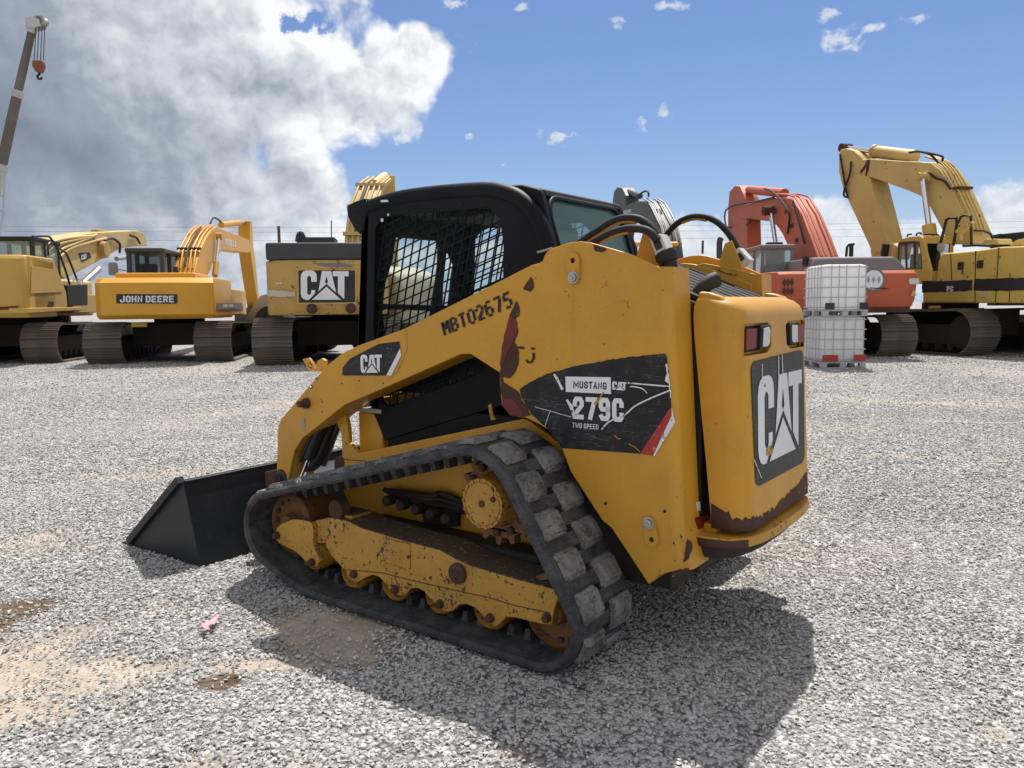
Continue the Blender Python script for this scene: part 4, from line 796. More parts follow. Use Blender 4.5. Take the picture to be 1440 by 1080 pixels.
# expanded mesh guards: bars clipped to the window outline
def clip_bars(poly, p0, d, gap, n, off):
    d = np.array(d)/np.linalg.norm(d); nn = np.array([-d[1], d[0]]); P_ = [np.array(q) for q in poly]; segs = []
    for k in range(-n, n):
        o = np.array(p0)+nn*(k*gap+off); ts = []
        for i in range(len(P_)):
            a, c = P_[i], P_[(i+1) % len(P_)]; den = d[0]*(c-a)[1]-d[1]*(c-a)[0]
            if abs(den) < 1e-9: continue
            w_ = a-o; t_ = (w_[0]*(c-a)[1]-w_[1]*(c-a)[0])/den; u_ = (w_[0]*d[1]-w_[1]*d[0])/den
            if 0 <= u_ < 1: ts.append(t_)
        ts.sort()
        for i in range(0, len(ts)-1, 2):
            if ts[i+1]-ts[i] > .01: segs.append((o+d*(ts[i]-.01), o+d*(ts[i+1]+.01)))
    return segs
def guard(poly, y, s):
    a = W.py(534, 381, y); c = W.py(614, 341, y); b = MB()
    dr = (c.x-a.x, c.z-a.z); a2 = W.py(567, 305, y); c2 = W.py(549, 430, y); dv = (c2.x-a2.x, c2.z-a2.z)
    for seg, yy in ((clip_bars(poly, (.9, 1.4), dr, .052, 30, 0), 0), (clip_bars(poly, (.9, 1.4), dv, .054, 30, .01), .0065)):
        for p, q in seg: b.beam((p[0], y+yy*s, p[1]), (q[0], y+yy*s, q[1]), .006, .0065, .0065)
    o = b.build('mesh_guard', 'cab_black', cabo, smooth=0); return o
guard(win, .408, 1)
guard(win, -.408, -1)
b = MB(); b.prism([(x, .392, z_) for x, z_ in win], (0, -.004, 0)); b.build('side_window', 'side_glass', cabo, smooth=0)
# inside: seat, levers, headliner kit
b = MB(); b.box(.52, .98, -.24, .24, .98, 1.10); b.prism([(.42, .23, 1.08), (.56, .23, 1.08), (.50, .23, 1.66), (.40, .23, 1.70), (.36, .23, 1.66)], (0, -.46, 0)); b.box(.36, .46, -.13, .13, 1.70, 1.86); b.build('seat', 'seat_cloth', cabo, bevel=.03)
for s in (1, -1):
    b = MB(); b.box(.6, 1.05, .27*s-.05, .27*s+.05, 1.12, 1.20); b.tube([(1.0, .27*s, 1.2), (1.02, .27*s, 1.29)], .015, 8); b.lathe((1.02, .27*s, 1.28), (0, 0, 1), [(0, .02), (.02, .034), (.06, .036), (.085, .02)], 12); b.build('joystick', 'black_plastic', cabo, bevel=.006)
b = MB(); b.box(.45, .95, -.34, .34, 1.91, 1.955); b.box(.55, .62, -.36, -.30, 1.82, 1.91)
for x in (.62, .74): b.lathe((x, -.36, 1.84), (0, 1, 0), [(0, .035), (.02, .035), (.021, .02), (.03, .02)], 16)
b.build('headliner', 'black_plastic', cabo, bevel=.01)
for u, v in ((581, 292.5), (650, 287), (715, 373), (523, 366)): bolt(u, v, .006, .006, y=CY, m='black_plastic', parent=cabo)
for u, v, r in ((546, 302, .007), (537.5, 309.5, .010), (515, 283.6, .006)):
    p = W.py(u, v, CY); q = MB(); q.lathe((p.x, CY, p.z), (0, 1, 0), [(0, r), (.002, r)], 10); q.build('paint_chip', 'letter_white', cabo)
p = W.py(541, 283, .447); b = MB(); b.prism([p+Vector((-.03, 0, -.006)), p+Vector((.025, 0, -.003)), p+Vector((.03, 0, .008)), p+Vector((-.02, 0, .006))], (0, .002, 0)); b.build('paint_chip', 'letter_white', cabo)
b = MB(); b.tube([(.235, .448, 1.70), (.20, .449, 1.705), (.16, .44, 1.715)], .006, 6); b.build('hinge_wire', 'steel', cabo)
b = MB(); b.prism(PY(.515, [(688, 570), (692, 567), (695, 583), (699, 590), (692, 591)]), (0, .012, 0)); b.build('cab_latch', 'hub_yellow', chassis, bevel=.003)

# ---- engine hood between the towers
hz = lambda x: 1.640+.400*(x+.133) if x < .02 else 1.701
b = MB(); b.prism([(.16, .425, hz(.1)-.02), (.02, .425, hz(.019)-.02), (-.64, .425, hz(-.64)-.02), (-.64, .425, 1.2), (.16, .425, 1.2)], (0, -.85, 0)); hood = b.build('engine_hood', 'oily', LD, bevel=.01)
for k in range(9):   # bars of the grille run fore and aft
    y = -.405+.094*k; b = MB(); b.prism([(.0, y, hz(0)-.016), (.0, y, hz(0)+.006), (-.625, y, hz(-.625)+.006), (-.625, y, hz(-.625)-.016)], (0, .058, 0)); b.build('hood_slat', 'black_plastic', hood, bevel=.005)
# exhaust elbow
px_ = [(978, 438), (979, 424), (983, 410), (991, 400), (1000, 394), (1008, 391)]
b = MB(); pts = [W.px(u, v, -.50+.0*i) for i, (u, v) in enumerate(px_)]; pts = spline([W.py(u, v, y) for (u, v), y in zip([(975, 440), (977, 425), (982, 413), (989, 404), (998, 397), (1008, 392.5)], (.34, .34, .335, .325, .305, .28))], 5)
n = len(pts); b.tube(pts, [.026+.008*i/n for i in range(n)], 18, cap=False); e_ = b.build('exhaust_pipe', 'oily', LD, solid=.004)
# rear door
def xr(z_): return -.727-(1.23-min(z_, 1.395))*.0515
sec = []
for z_, x_off, yw, xf in ((.552, .0, .447, -.611), (.60, 0, .447, -.606), (.80, 0, .447, -.585), (1.0, 0, .447, -.562), (1.2, 0, .447, -.540), (1.33, 0, .447, -.526), (1.395, 0, .447, -.522), (1.425, .006, .447, -.522), (1.448, .020, .446, -.523), (1.468, .045, .440, -.527), (1.482, .085, .430, -.534), (1.486, .125, .42, -.545)):
    x1 = min(xr(z_)+x_off, xf-.02); rr = min(.09, (xf-x1)*.9); pl = [(xf, yw)]
    for a in np.linspace(0, 90, 8): pl.append((x1+rr-rr*math.sin(R(a)), yw-rr+rr*math.cos(R(a))))
    full = pl+[(x1-.006, 0.0)]*0+[(x, -y) for x, y in reversed(pl)]; sec.append([Vector((x, y, z_)) for x, y in full])
b = MB(); b.loft(sec, closed=False, caps=False); door = b.build('rear_door', 'loader_yellow', LD, solid=.02, smooth=50)
for s in (1, -1): b = MB(); b.prism([(x, .425*s, z_) for x, z_ in ((-.526, 1.465), (-.529, 1.508), (-.575, 1.503), (-.62, 1.488), (-.645, 1.465))], (0, -.05*s, 0)); b.build('door_cheek', 'loader_yellow', door, bevel=.012, seg=3)
# scoop lip over the top of the door
b = MB(); b.prism([(-.54, .40, 1.475), (-.60, .36, 1.483), (-.615, 0, 1.484), (-.60, -.36, 1.483), (-.54, -.40, 1.475), (-.53, -.36, 1.477), (-.53, .36, 1.477)], (0, 0, -.02)); b.build('door_top', 'black_paint', door)
DP = (-.727, 0, 1.23); DN = (1, 0, -.0515)
def dpl(u, v, off=.003): p = W.pl(u, v, (DP[0]-off, 0, DP[2]), DN); return p
# tail lamps set into pockets pressed in the door
cut = MB(); pk = lambda s: [(y*s, z_) for y, z_ in ((.408, 1.252), (.408, 1.372), (.35, 1.379), (.14, 1.377), (.098, 1.36), (.105, 1.275), (.16, 1.252))]
for s in (1, -1): cut.prism([(-.70, y, z_) for y, z_ in pk(s)], (-.20, 0, 0))
co = cut.build('pocket', 'loader_yellow'); bo = door.modifiers.new('cut', 'BOOLEAN'); bo.object = co; bo.solver = 'EXACT'; bo.operation = 'DIFFERENCE'
dg = bpy.context.evaluated_depsgraph_get(); dg.update(); nm_ = bpy.data.meshes.new_from_object(door.evaluated_get(dg)); door.modifiers.clear(); door.data = nm_; bpy.data.objects.remove(co); wn = door.modifiers.new('normals', 'WEIGHTED_NORMAL'); wn.keep_sharp = True; wn.weight = 100; nm_.set_sharp_from_angle(angle=R(40))
for s in (1, -1):
    b = MB(); x0 = -.690; o = [(x0, y, z_) for y, z_ in pk(s)]; mid = [(-.716, y, z_) for y, z_ in pk(s)]
    b.loft([[Vector(p) for p in mid], [Vector(p) for p in o]], caps=False); b.face(o); tl = b.build('lamp_pocket', 'loader_yellow', door, smooth=20)
    q = MB(); q.prism([(x0-.002, y*s, z_) for y, z_ in ((.404, 1.262), (.404, 1.365), (.20, 1.372), (.12, 1.355), (.122, 1.28), (.17, 1.262))], (-.004, 0, 0)); q.build('lamp_recess', 'ibc_black', tl)
    q = MB(); q.prism([(x0-.006, y*s, z_) for y, z_ in ((.392, 1.272), (.392, 1.358), (.268, 1.358), (.268, 1.275))], (-.024, 0, 0)); q.build('tail_lamp', 'lens_red', tl, bevel=.004)
    q = MB(); q.prism([(x0-.006, y*s, z_) for y, z_ in ((.258, 1.270), (.245, 1.366), (.15, 1.37), (.132, 1.35), (.142, 1.28), (.175, 1.268))], (-.034, 0, 0)); ls = q.build('lamp_housing', 'black_plastic', tl, bevel=.005)
    q = MB(); q.prism([(x0-.041, y*s, z_) for y, z_ in ((.238, 1.280), (.230, 1.356), (.162, 1.360), (.148, 1.342), (.156, 1.29), (.18, 1.279))], (-.004, 0, 0)); q.build('reverse_lamp', 'lens_white', ls, bevel=.003)
# big decal on the door
dd = MB(); c4 = [dpl(*p) for p in ((1063, 686), (1131.5, 649), (1056, 509), (1129.5, 491))]
def dmap(x, y): return c4[0]*(1-x)*(1-y)+c4[1]*x*(1-y)+c4[2]*(1-x)*y+c4[3]*x*y
dd.prism([dmap(x, y/1.0) for x, y in [(a, c_) for a, c_ in rrect(0, 1, 0, 1, .075)]], (-.001, 0, 0)); ddo = dd.build('door_decal', 'decal_black', door, smooth=0)
lay('cat_emblem', CATLOGO(), *[dpl(u, v, .006) for u, v in ((1066.5, 657), (1127.5, 627), (1065.5, 531), (1127.5, 517))], 'letter_white', ddo)
for pz in ([(1078, 632), (1083, 626), (1088, 633), (1084, 640), (1078, 641)], [(1076, 539), (1078, 544), (1074, 544)]):
    q = MB(); q.prism([dpl(u, v, .0075) for u, v in pz], (-.0005, 0, 0)); q.build('paint_chip', 'hub_yellow', ddo, smooth=0)
for pz in ([(1060, 645), (1064, 655), (1071, 672)], [(1095, 500), (1095, 530)], [(1100, 499), (1101, 527)], [(1072, 512), (1072, 540)]):
    ribbon('scuff', pz, .9, 'decal_white_worn', parent=ddo, plane=lambda u, v: dpl(u, v, .007))
# rust along the door's lower edge
random.seed(21); ys_ = np.linspace(.36, -.36, 46); hz_ = []
for i, y in enumerate(ys_):
    base = np.interp(y, [-.36, -.25, -.1, .05, .18, .28, .36], [.655, .632, .612, .596, .584, .586, .60]); hz_.append(base+random.uniform(-.010, .010)+(.012 if random.random() < .15 else 0))
dx_ = lambda z_: -.727-(1.23-z_)*.0515-.002
q = MB(); q.prism([Vector((dx_(z_), y, z_)) for y, z_ in zip(ys_, hz_)]+[Vector((dx_(.553), -.36, .553)), Vector((dx_(.553), .36, .553))], (-.001, 0, 0)); q.build('rust_edge', 'scar_rust', door, smooth=0)
# side corner rust: follow the rounded corner
q = MB(); A = np.linspace(0, 90, 12); lo_ = []; hi_ = []; rr = .09
for i, a in enumerate(A):
    zt = .604+.008*math.sin(i*2.3)+(.022 if i < 2 else 0)
    for L, z_ in ((lo_, .553), (hi_, zt)):
        x1 = xr(z_); L.append(Vector((x1+rr-(rr+.002)*math.sin(R(a)), .447-rr+(rr+.002)*math.cos(R(a)), z_)))
xf0 = -.61; lo_.insert(0, Vector((xf0, .4495, .553))); hi_.insert(0, Vector((xf0+.003, .4495, .655)))
n = len(lo_); q.add(lo_+hi_, [(i, i+1, n+i+1, n+i) for i in range(n-1)]); q.build('rust_edge', 'scar_rust', door, solid=-.001)
# bumper lip
plan = [(-.50, .50), (-.62, .502), (-.70, .482), (-.752, .42), (-.780, .33), (-.795, .2), (-.800, 0)]; plan = plan+[(x, -y) for x, y in reversed(plan[:-1])]
b = MB(); b.prism([(x, y, .528) for x, y in plan], (0, 0, -.042)); bum = b.build('rear_bumper', 'bumper_yellow', LD, bevel=.008)
b = MB(); b.prism([(x*1.002+.05, y*.97, .485) for x, y in plan], (0, 0, -.05)); b.build('bumper_skirt', 'oily', bum, bevel=.01)
b = MB(); pr = [(-.54, .5035), (-.62, .5052), (-.702, .4845), (-.754, .4225)]; b.loft([[Vector((x, y, .488)), Vector((x, y, .522))] for x, y in pr], closed=False); b.build('rust_edge', 'scar_rust', bum, solid=-.001)
# rear reflector, sticker, side-plate rust at the lower corner
def colpt(u, v, off=.003): return W.py(u, v, .60+off)
for nm, q4, m in (('rear_reflector', [(977, 728), (994, 723.5), (995, 737), (978, 745)], 'lens_red'), ('sticker', [(979, 706), (984, 705), (985, 718), (980, 719.5)], 'letter_white')):
    b = MB(); q = [W.px(u, v, -.5545 if nm == 'rear_reflector' else -.5505) for u, v in q4]; b.prism(q, (-.012 if nm == 'rear_reflector' else -.002, 0, 0)); b.build(nm, m, LD, bevel=.002)
for pz in ([(966, 757), (974, 764), (973, 775), (968, 786), (961, 791), (963, 775)], [(955, 803), (968, 798), (971, 803), (944, 811)], [(956, 750), (960, 755), (957, 758)], [(947, 762), (949, 765), (946, 765)], [(970, 744), (973, 745), (972, 747)]):
    film('paint_scar', ragged(pz, .8, 3), 'scar_rust', .003)
# hoses over the towers
def arch(px, y, r, name='hose'):
    b = MB(); b.tube(spline(PY(y, px), 8), r, 12); h = b.build(name, 'black_plastic', LD)
    return h
hA = arch([(800, 352), (822, 337), (845, 322), (862, 311.5), (880, 306.5), (898, 308), (911, 316), (922, 328), (928, 338)], .50, .0165); hB = arch([(820, 350), (840, 338), (862, 327), (884, 321.7), (904, 322.5), (916, 328), (924, 338)], .55, .0165)
b = MB(); b.tube([p+Vector((0, .0, -.0115)) for p in spline(PY(.50, [(800, 352), (822, 337), (845, 322), (862, 311.5), (880, 306.5), (895, 308)]), 8)], .0095, 8); b.build('hose_print', 'hub_yellow', hA)
b = MB(); b.tube([p+Vector((0, .0, -.0115)) for p in spline(PY(.55, [(820, 350), (840, 338), (862, 327), (884, 321.7)]), 8)], .0095, 8); b.build('hose_print', 'hub_yellow', hB)
for s in (1, -1):
    if s > 0: a, c_ = W.py(926, 333, .50), W.py(936, 357, .50)
    else: a, c_ = W.py(1037, 353, -.50), W.py(1052, 371, -.50)
    b = MB(); b.beam(a, c_, .075, .050, .056); cl = b.build('hose_clamp', 'clamp_grey', LD, bevel=.006)
    q = MB(); d = (c_-a); q.beam(a+d*.28+Vector((0, .036*s*0+.038, 0)), a+d*.75+Vector((0, .038, 0)), .004, .03, .03); q.build('clamp_strap', 'ibc_black', cl)
    if s > 0: q = MB(); q.tube([c_-d*.05, c_+d*.6, c_+d*.9+Vector((0, 0, -.05))], .030, 12); q.lathe(c_-d*.1, d, [(0, .044), (.02, .046), (.045, .036)], 14); q.build('hose_boot', 'black_plastic', LD)
arch([(936, 332), (950, 316), (966, 307), (981, 304.3), (998, 307), (1013, 316), (1027, 332), (1040, 354)], -.50, .0165)
b = MB(); b.tube([p+Vector((0, .004, -.0115)) for p in spline(PY(-.50, [(960, 310), (970, 306), (981, 304.3), (994, 306.5)]), 6)], .0095, 8); b.build('hose_print', 'hub_yellow', LD)
b = MB(); b.tube([W.py(u, v, -.428) for u, v in ((1010, 378), (1022, 383.5), (1033, 384))], .006, 6); b.lathe(W.py(1033, 383, -.43), (0, 1, 0), [(0, .014), (.012, .014)], 10); b.lathe(W.py(1011, 377, -.43), (0, 1, 0), [(0, .009), (.012, .009)], 10); b.build('latch_rod', 'hub_yellow', armR)

# ---- bucket
YB = 1.015
heel = (2.168, .004); topb = (2.30, .470); cut = (2.965, .004); lip = (2.335, .485)
b = MB()
for s in (1, -1): b.prism([(x, YB*s, z_) for x, z_ in (heel, (2.20, .0), (2.93, .0), (2.93, .03), (2.335, .475), topb)], (0, -.012*s, 0))
b.prism([(x, YB-.012, z_) for x, z_ in (heel, topb, (2.312, .468), (2.182, .016))], (0, -2*YB+.024, 0)); b.prism([(x, YB-.012, z_) for x, z_ in (heel, (2.182, .016), (2.93, .016), (2.93, .002), (2.2, .0))], (0, -2*YB+.024, 0))
buck = b.build('bucket', 'bucket_black', LD, bevel=.004)
for s in (1, -1): b = MB(); b.beam((2.93, (YB+.003)*s, .03), (2.325, (YB+.003)*s, .492), .05, .045, .045); b.build('side_cutter', 'bucket_black', buck, bevel=.004)
b = MB(); b.prism([(2.90, YB+.01, .0), (2.90, YB+.01, .022), (3.03, YB+.01, .008), (3.03, YB+.01, .0)], (0, -2*YB-.02, 0)); b.build('cutting_edge', 'black_paint', buck, bevel=.003)
b = MB(); b.box(2.296, 2.345, -YB+.01, YB-.01, .468, .486); b.build('bucket_lip', 'bucket_black', buck, bevel=.003)
b = MB(); b.prism([(2.29, .46, .43), (2.05, .46, .40), (2.02, .46, .16), (2.17, .46, .03)], (0, -.92, 0)); b.build('coupler', 'black_paint', LD, bevel=.01)
b = MB(); b.prism(PY(.60, [(372, 664), (388, 660), (388, 684), (378, 689), (373, 682)]), (0, -.12, 0)); b.build('coupler_pin', 'rust', LD, bevel=.006)
# ================================================================== machines standing along the back of the yard
def crop(ox, oy, s): return lambda *L: [(ox+x/s, oy+y/s) for x, y in L]
SHOE = {}
def shoe_mesh(w, pitch):
    k = (round(w, 2), round(pitch, 3))
    if k not in SHOE:
        b = MB(); h = pitch*.49; b.box(-h, h, -w/2, w/2, -.02, .012)
        for x in (-h*.86, -h*.05, h*.72): b.hexa([(x, -w/2, .012), (x+.03, -w/2, .012), (x+.03, w/2, .012), (x, w/2, .012), (x+.008, -w/2, .044), (x+.022, -w/2, .044), (x+.022, w/2, .044), (x+.008, w/2, .044)])
        SHOE[k] = b.mesh('track_shoe', 'shoe')
    return SHOE[k]
def crawler(par, yc, w, x0, x1, ht, shoes=True, n=46, side=1):
    r = ht/2-.03; r1 = r*.93; ps = hull([q for c, rr in (((x0+r, r+.03), r), ((x1-r1, r1+.03), r1)) for q in circ(c, rr, 60)]); p, tn, L = resample(ps, n); pitch = L/n
    b = MB(); o = yc; b.box(x0+r, x1-r1, o-.18, o+.18, .28, ht*.66); b.box(x0+r*.6, x1-r1*.6, o-.10, o+.10, .06, .16)
    for k in range(9): xx = x0+r+.35+(x1-x0-2*r-.7)*k/8; b.lathe((xx, o-.2, .22), (0, 1, 0), [(0, .11), (.4, .11)], 12)
    q, tq, _ = resample(hull([(a*.0+((a-c_[0])*.86+c_[0]), (z_-c_[1])*.86+c_[1]) for c_, rr in (((x0+r, r+.03), r), ((x1-r1, r1+.03), r1)) for a, z_ in circ(c_, rr, 40)]), 60)
    vs = [Vector((a, o+y_, z_)) for a, z_ in q for y_ in (-.14, .14)]; m = len(q); b.add(vs, [(2*i, 2*i+1, (2*i+3) % (2*m), (2*i+2) % (2*m)) for i in range(m)])
    ct = b.build('crawler_track', 'under_dark', par)
    for nm, xx, rr in (('sprocket', x0+r, r*.78), ('idler', x1-r1, r1*.78)):
        b = MB(); b.lathe((xx, o-.2, r+.03), (0, 1, 0), [(0, rr*.5), (.01, rr*.94), (.06, rr), (.34, rr), (.39, rr*.94), (.4, rr*.5)], 24); b.build(nm, 'rust' if nm == 'idler' else 'under_dark', ct)
    if shoes:
        me = shoe_mesh(w, pitch)
        for i in range(n):
            s_ = link('track_shoe', me, ct); t_ = Vector((tn[i][0], 0, tn[i][1])); nn = Vector((tn[i][1], 0, -tn[i][0])); m3 = Matrix((t_, nn.cross(t_), nn)).transposed(); m4 = m3.to_4x4(); m4.translation = Vector((p[i][0], yc, p[i][1])); s_.matrix_local = m4
    else:
        b = MB(); vs = [Vector((a, yc+y_, z_)) for a, z_ in p for y_ in (-w/2, w/2)]; m = len(p); b.add(vs, [(2*i, 2*i+1, (2*i+3) % (2*m), (2*i+2) % (2*m)) for i in range(m)]); b.build('track_belt', 'shoe', ct)
    return ct
def carbody(par, x0, x1, hw, zt):
    b = MB(); b.box(x0, x1, -hw, hw, .45, zt-.22); b.lathe(((x0+x1)/2, 0, zt-.3), (0, 0, 1), [(0, hw*.75), (.3, hw*.75)], 28); b.build('carbody', 'under_dark', par, bevel=.04)
def panel_seam(par, F, y, L, w=.012, m='under_dark'):
    b = MB(); b.tube([F.py(u, v, y) for u, v in L], w, 4); b.build('panel_seam', m, par, smooth=0)
def pts3(fn, k, L): return [fn(u, v, k) for u, v in L]
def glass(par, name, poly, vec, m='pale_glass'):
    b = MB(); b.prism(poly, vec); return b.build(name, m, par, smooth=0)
def cabbox(par, x0, x1, y0, y1, z0, z1, m, frame=.09, gm='pale_glass', roofm=None):
    """an operator's cab: corner posts, sills, roof, glass between"""
    b = MB(); f = frame
    for x in (x0, x1-f):
        for y in (y0, y1-f): b.box(x, x+f, y, y+f, z0, z1-.1)
    b.box(x0, x1, y0, y1, z0-.02, z0+.25); xm = x0+(x1-x0)*.42
    for y in (y0+.002, y1-f-.002): b.box(xm, xm+f*.8, y, y+f, z0+.25, z1-.1)
    c = b.build('cab', m, par, bevel=.02)
    b = MB(); b.box(x0-.03, x1+.05, y0-.03, y1+.03, z1-.14, z1); b.build('cab_roof', roofm or m, c, bevel=.05, seg=3)
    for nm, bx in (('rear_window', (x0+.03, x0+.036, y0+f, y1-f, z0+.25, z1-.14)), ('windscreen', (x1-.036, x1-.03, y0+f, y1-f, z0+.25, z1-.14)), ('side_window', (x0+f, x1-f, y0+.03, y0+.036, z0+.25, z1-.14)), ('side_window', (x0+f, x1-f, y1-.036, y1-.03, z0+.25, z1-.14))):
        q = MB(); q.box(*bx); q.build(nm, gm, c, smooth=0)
    q = MB(); q.box(x0+.35, x0+.85, (y0+y1)/2-.25, (y0+y1)/2+.25, z0+.25, z0+.5); q.box(x0+.25, x0+.42, (y0+y1)/2-.24, (y0+y1)/2+.24, z0+.5, z0+1.15); q.build('seat', 'seat_cloth', c, bevel=.04)
    return c
def hoses(par, runs, r, m, name='boom_pipe', n=6):
    for L in runs: b = MB(); b.tube(L, r, n); b.build(name, m, par)
def cylinder(par, a, c, d, rb, rr, m, frac=.5):   # barrel from c to d's midpoint, rod to a
    pass

# ---- orange-yellow excavator, second from the left
yaw = YAW+R(9); F = Frame(field(21.35, 9.66), yaw); C1 = crop(120, 290, 4.5)
JD = root('excavator', 'bright orange-yellow excavator with the lettered counterweight and arched boom, second from left', 'excavator', F.o, yaw, 'excavators parked along the back of the yard')
crawler(JD, 1.42, .98, -.15, 4.9, 1.12); crawler(JD, -1.42, .98, -.15, 4.9, 1.12); carbody(JD, .9, 3.6, .95, 1.3)
X0 = -.75; yl = F.px(124, 420, X0).y; yr = F.px(301, 420, X0+.3).y; ym = F.px(253, 420, X0).y
zb, z1, z2, z3 = [F.px(200, v, X0).z for v in (449, 443, 397.5, 389.8)]
def plan(ins): return [(2.0, yl), (X0+.5, yl-ins*.3), (X0+ins+.12, yl-.25), (X0+ins, yl-.6), (X0+ins, ym), (X0+ins+.28, yr+ins*.2), (2.0, yr)]
b = MB(); b.loft([[Vector((x, y, z_)) for x, y in plan(i_)] for z_, i_ in ((zb, .22), (z1, 0), (z2, 0), (z3, .28))]); cw = b.build('counterweight', 'jd_yellow', JD, bevel=.02, smooth=20)
b = MB(); b.prism([F.px(u, v, X0-.004) for u, v in ((163.5, 413.5), (249.5, 413.8), (249.7, 427), (163.8, 426.7))], (-.006, 0, 0)); pl_ = b.build('name_plate', 'letter_black', cw, smooth=0)
lay('lettering', block('JOHN DEERE', .42, .20, .12), *[F.px(u, v, X0-.014) for u, v in ((168.5, 426), (244.5, 426), (168.5, 415.2), (244.3, 415))], 'letter_white', pl_)
b = MB(); b.box(2.0, 4.4, yr, yl, zb+.05, z2-.1); b.box(.3, 2.2, F.px(274, 386, .3).y, F.px(161, 386, .3).y, z2, F.px(200, 383.5, .3).z); b.build('engine_house', 'jd_yellow', JD, bevel=.05)
yS = yr-.005; panel = [F.py(u, v, yS) for u, v in C1((832, 612), (985, 612), (1002, 650), (832, 655))]; b = MB(); b.prism(panel, (0, -.012, 0)); sp = b.build('model_stripe', 'hi_grey', JD, smooth=0)
for x_ in (872, 908): b = MB(); b.prism([F.py(u, v, yS-.014) for u, v in C1((x_, 640), (x_+28, 640), (x_+28, 619), (x_, 619))], (0, -.003, 0)); b.build('worn_marking', 'cream', sp, smooth=0)
x0 = 2.2; cy1 = F.px(177, 360, x0).y; cy0 = F.px(230, 360, x0).y; cz1 = F.px(200, 348.5, x0).z
cabbox(JD, x0, x0+1.9, cy0, cy1, 1.7, cz1, 'hood_dark', .12, 'dark_glass')
q = MB(); q.tube([(2.1, cy0-.35, 2.3), (2.05, cy0-.35, F.px(272, 375, 2.1).z)], .07, 10); q.build('exhaust_stack', 'oily', JD)
yB = -.22; bm_px = C1((690, 445), (700, 380), (722, 290), (770, 190), (800, 150), (830, 130), (880, 150), (960, 180), (1035, 213), (1046, 250), (1045, 285), (1030, 297), (950, 285), (868, 278), (835, 320), (805, 370), (775, 445))
b = MB(); b.prism([F.py(u, v, yB) for u, v in bm_px], (0, .62, 0)); boom = b.build('boom', 'jd_yellow', JD, bevel=.03)
hoses(boom, [[F.py(u, v, yB)+Vector((-.06, .08+.13*k, .03)) for u, v in C1((700, 400), (718, 290), (765, 190), (795, 148), (828, 128))] for k in range(5)], .028, 'jd_yellow', n=8)
hoses(boom, [[F.py(u, v, yB)+Vector((-.13, .3, .08)) for u, v in C1((700, 400), (718, 290), (765, 190), (795, 148))]], .03, 'oily', 'boom_hose')
for v0 in (262,):
    b = MB(); pa = F.py(*C1((725, 270))[0], yB); b.box(pa.x-.14, pa.x-.02, yB-.05, yB+.68, pa.z-.04, pa.z+.04); b.build('pipe_clamp', 'oily', boom)
a, c = [F.py(u, v, yB-.16) for u, v in C1((848, 190), (820, 440))]; m_ = a.lerp(c, .68)
for s in (-.16, .80):
    dy = Vector((0, s+.16, 0)); b = MB(); b.tube([c+dy, m_+dy], .10, 14); cy = b.build('boom_cylinder', 'jd_yellow', JD); b = MB(); b.tube([m_+dy, a+dy], .055, 12); b.build('cylinder_rod', 'chrome', cy); b = MB(); b.lathe(a+dy+Vector((0, -.1, 0)), (0, 1, 0), [(0, .13), (.2, .13)], 16); b.build('cylinder_eye', 'jd_yellow', cy)
a, c = [F.py(u, v, yB+.3) for u, v in C1((1020, 100), (860, 118))]; m_ = c.lerp(a, .68); b = MB(); b.tube([c, m_], .12, 14); cy = b.build('arm_cylinder', 'jd_yellow', JD); b = MB(); b.tube([m_, a], .06, 10); b.build('cylinder_rod', 'chrome', cy)
b = MB(); b.tube(spline(pts3(F.py, yB+.3, C1((790, 110), (815, 72), (865, 105), (870, 130))), 4), .035, 6); b.build('boom_hose', 'oily', boom)
t0, t1 = F.py(*C1((1012, 95))[0], yB+.3), F.py(*C1((1066, 640))[0], yB+.3); el_p = F.py(*C1((1015, 250))[0], yB+.3)
b = MB(); b.loft([[p+Vector((dx, dy, 0)) for dx, dy in ((-h, -.26), (h, -.26), (h, .26), (-h, .26))] for p, h in ((t0, .22), (el_p, .52), (el_p.lerp(t1, .5), .45), (t1, .22))]); b.build('stick', 'jd_yellow', JD, bevel=.03)
b = MB(); bz = t1.z; b.prism([(t1.x-.55, t1.y-.8, bz), (t1.x+.5, t1.y-.8, bz), (t1.x+.8, t1.y-.8, bz-.75), (t1.x+.2, t1.y-.8, bz-1.2), (t1.x-.6, t1.y-.8, bz-.9)], (0, 1.6, 0)); b.build('digging_bucket', 'hood_dark', JD, bevel=.04)
lay('lettering', block('590E LC', .4, .17, .14), *[F.py(u, v, yB-.006) for u, v in C1((885, 240), (955, 258), (885, 205), (955, 222))], 'letter_white', boom)
b = MB(); b.box(X0+.9, X0+1.0, .35, .75, zb-.22, zb-.1); b.build('tow_plate', 'pc_yellow', JD)
b = MB(); mr = F.px(159, 378, 3.6); b.prism([mr+Vector((0, y_, z_)) for y_, z_ in rrect(-.14, .14, -.2, .2, .06)], (.04, 0, 0)); b.tube([mr+Vector((.02, -.1, 0)), mr+Vector((-.1, -.6, -.1))], .02, 6); b.build('mirror', 'steel', JD)

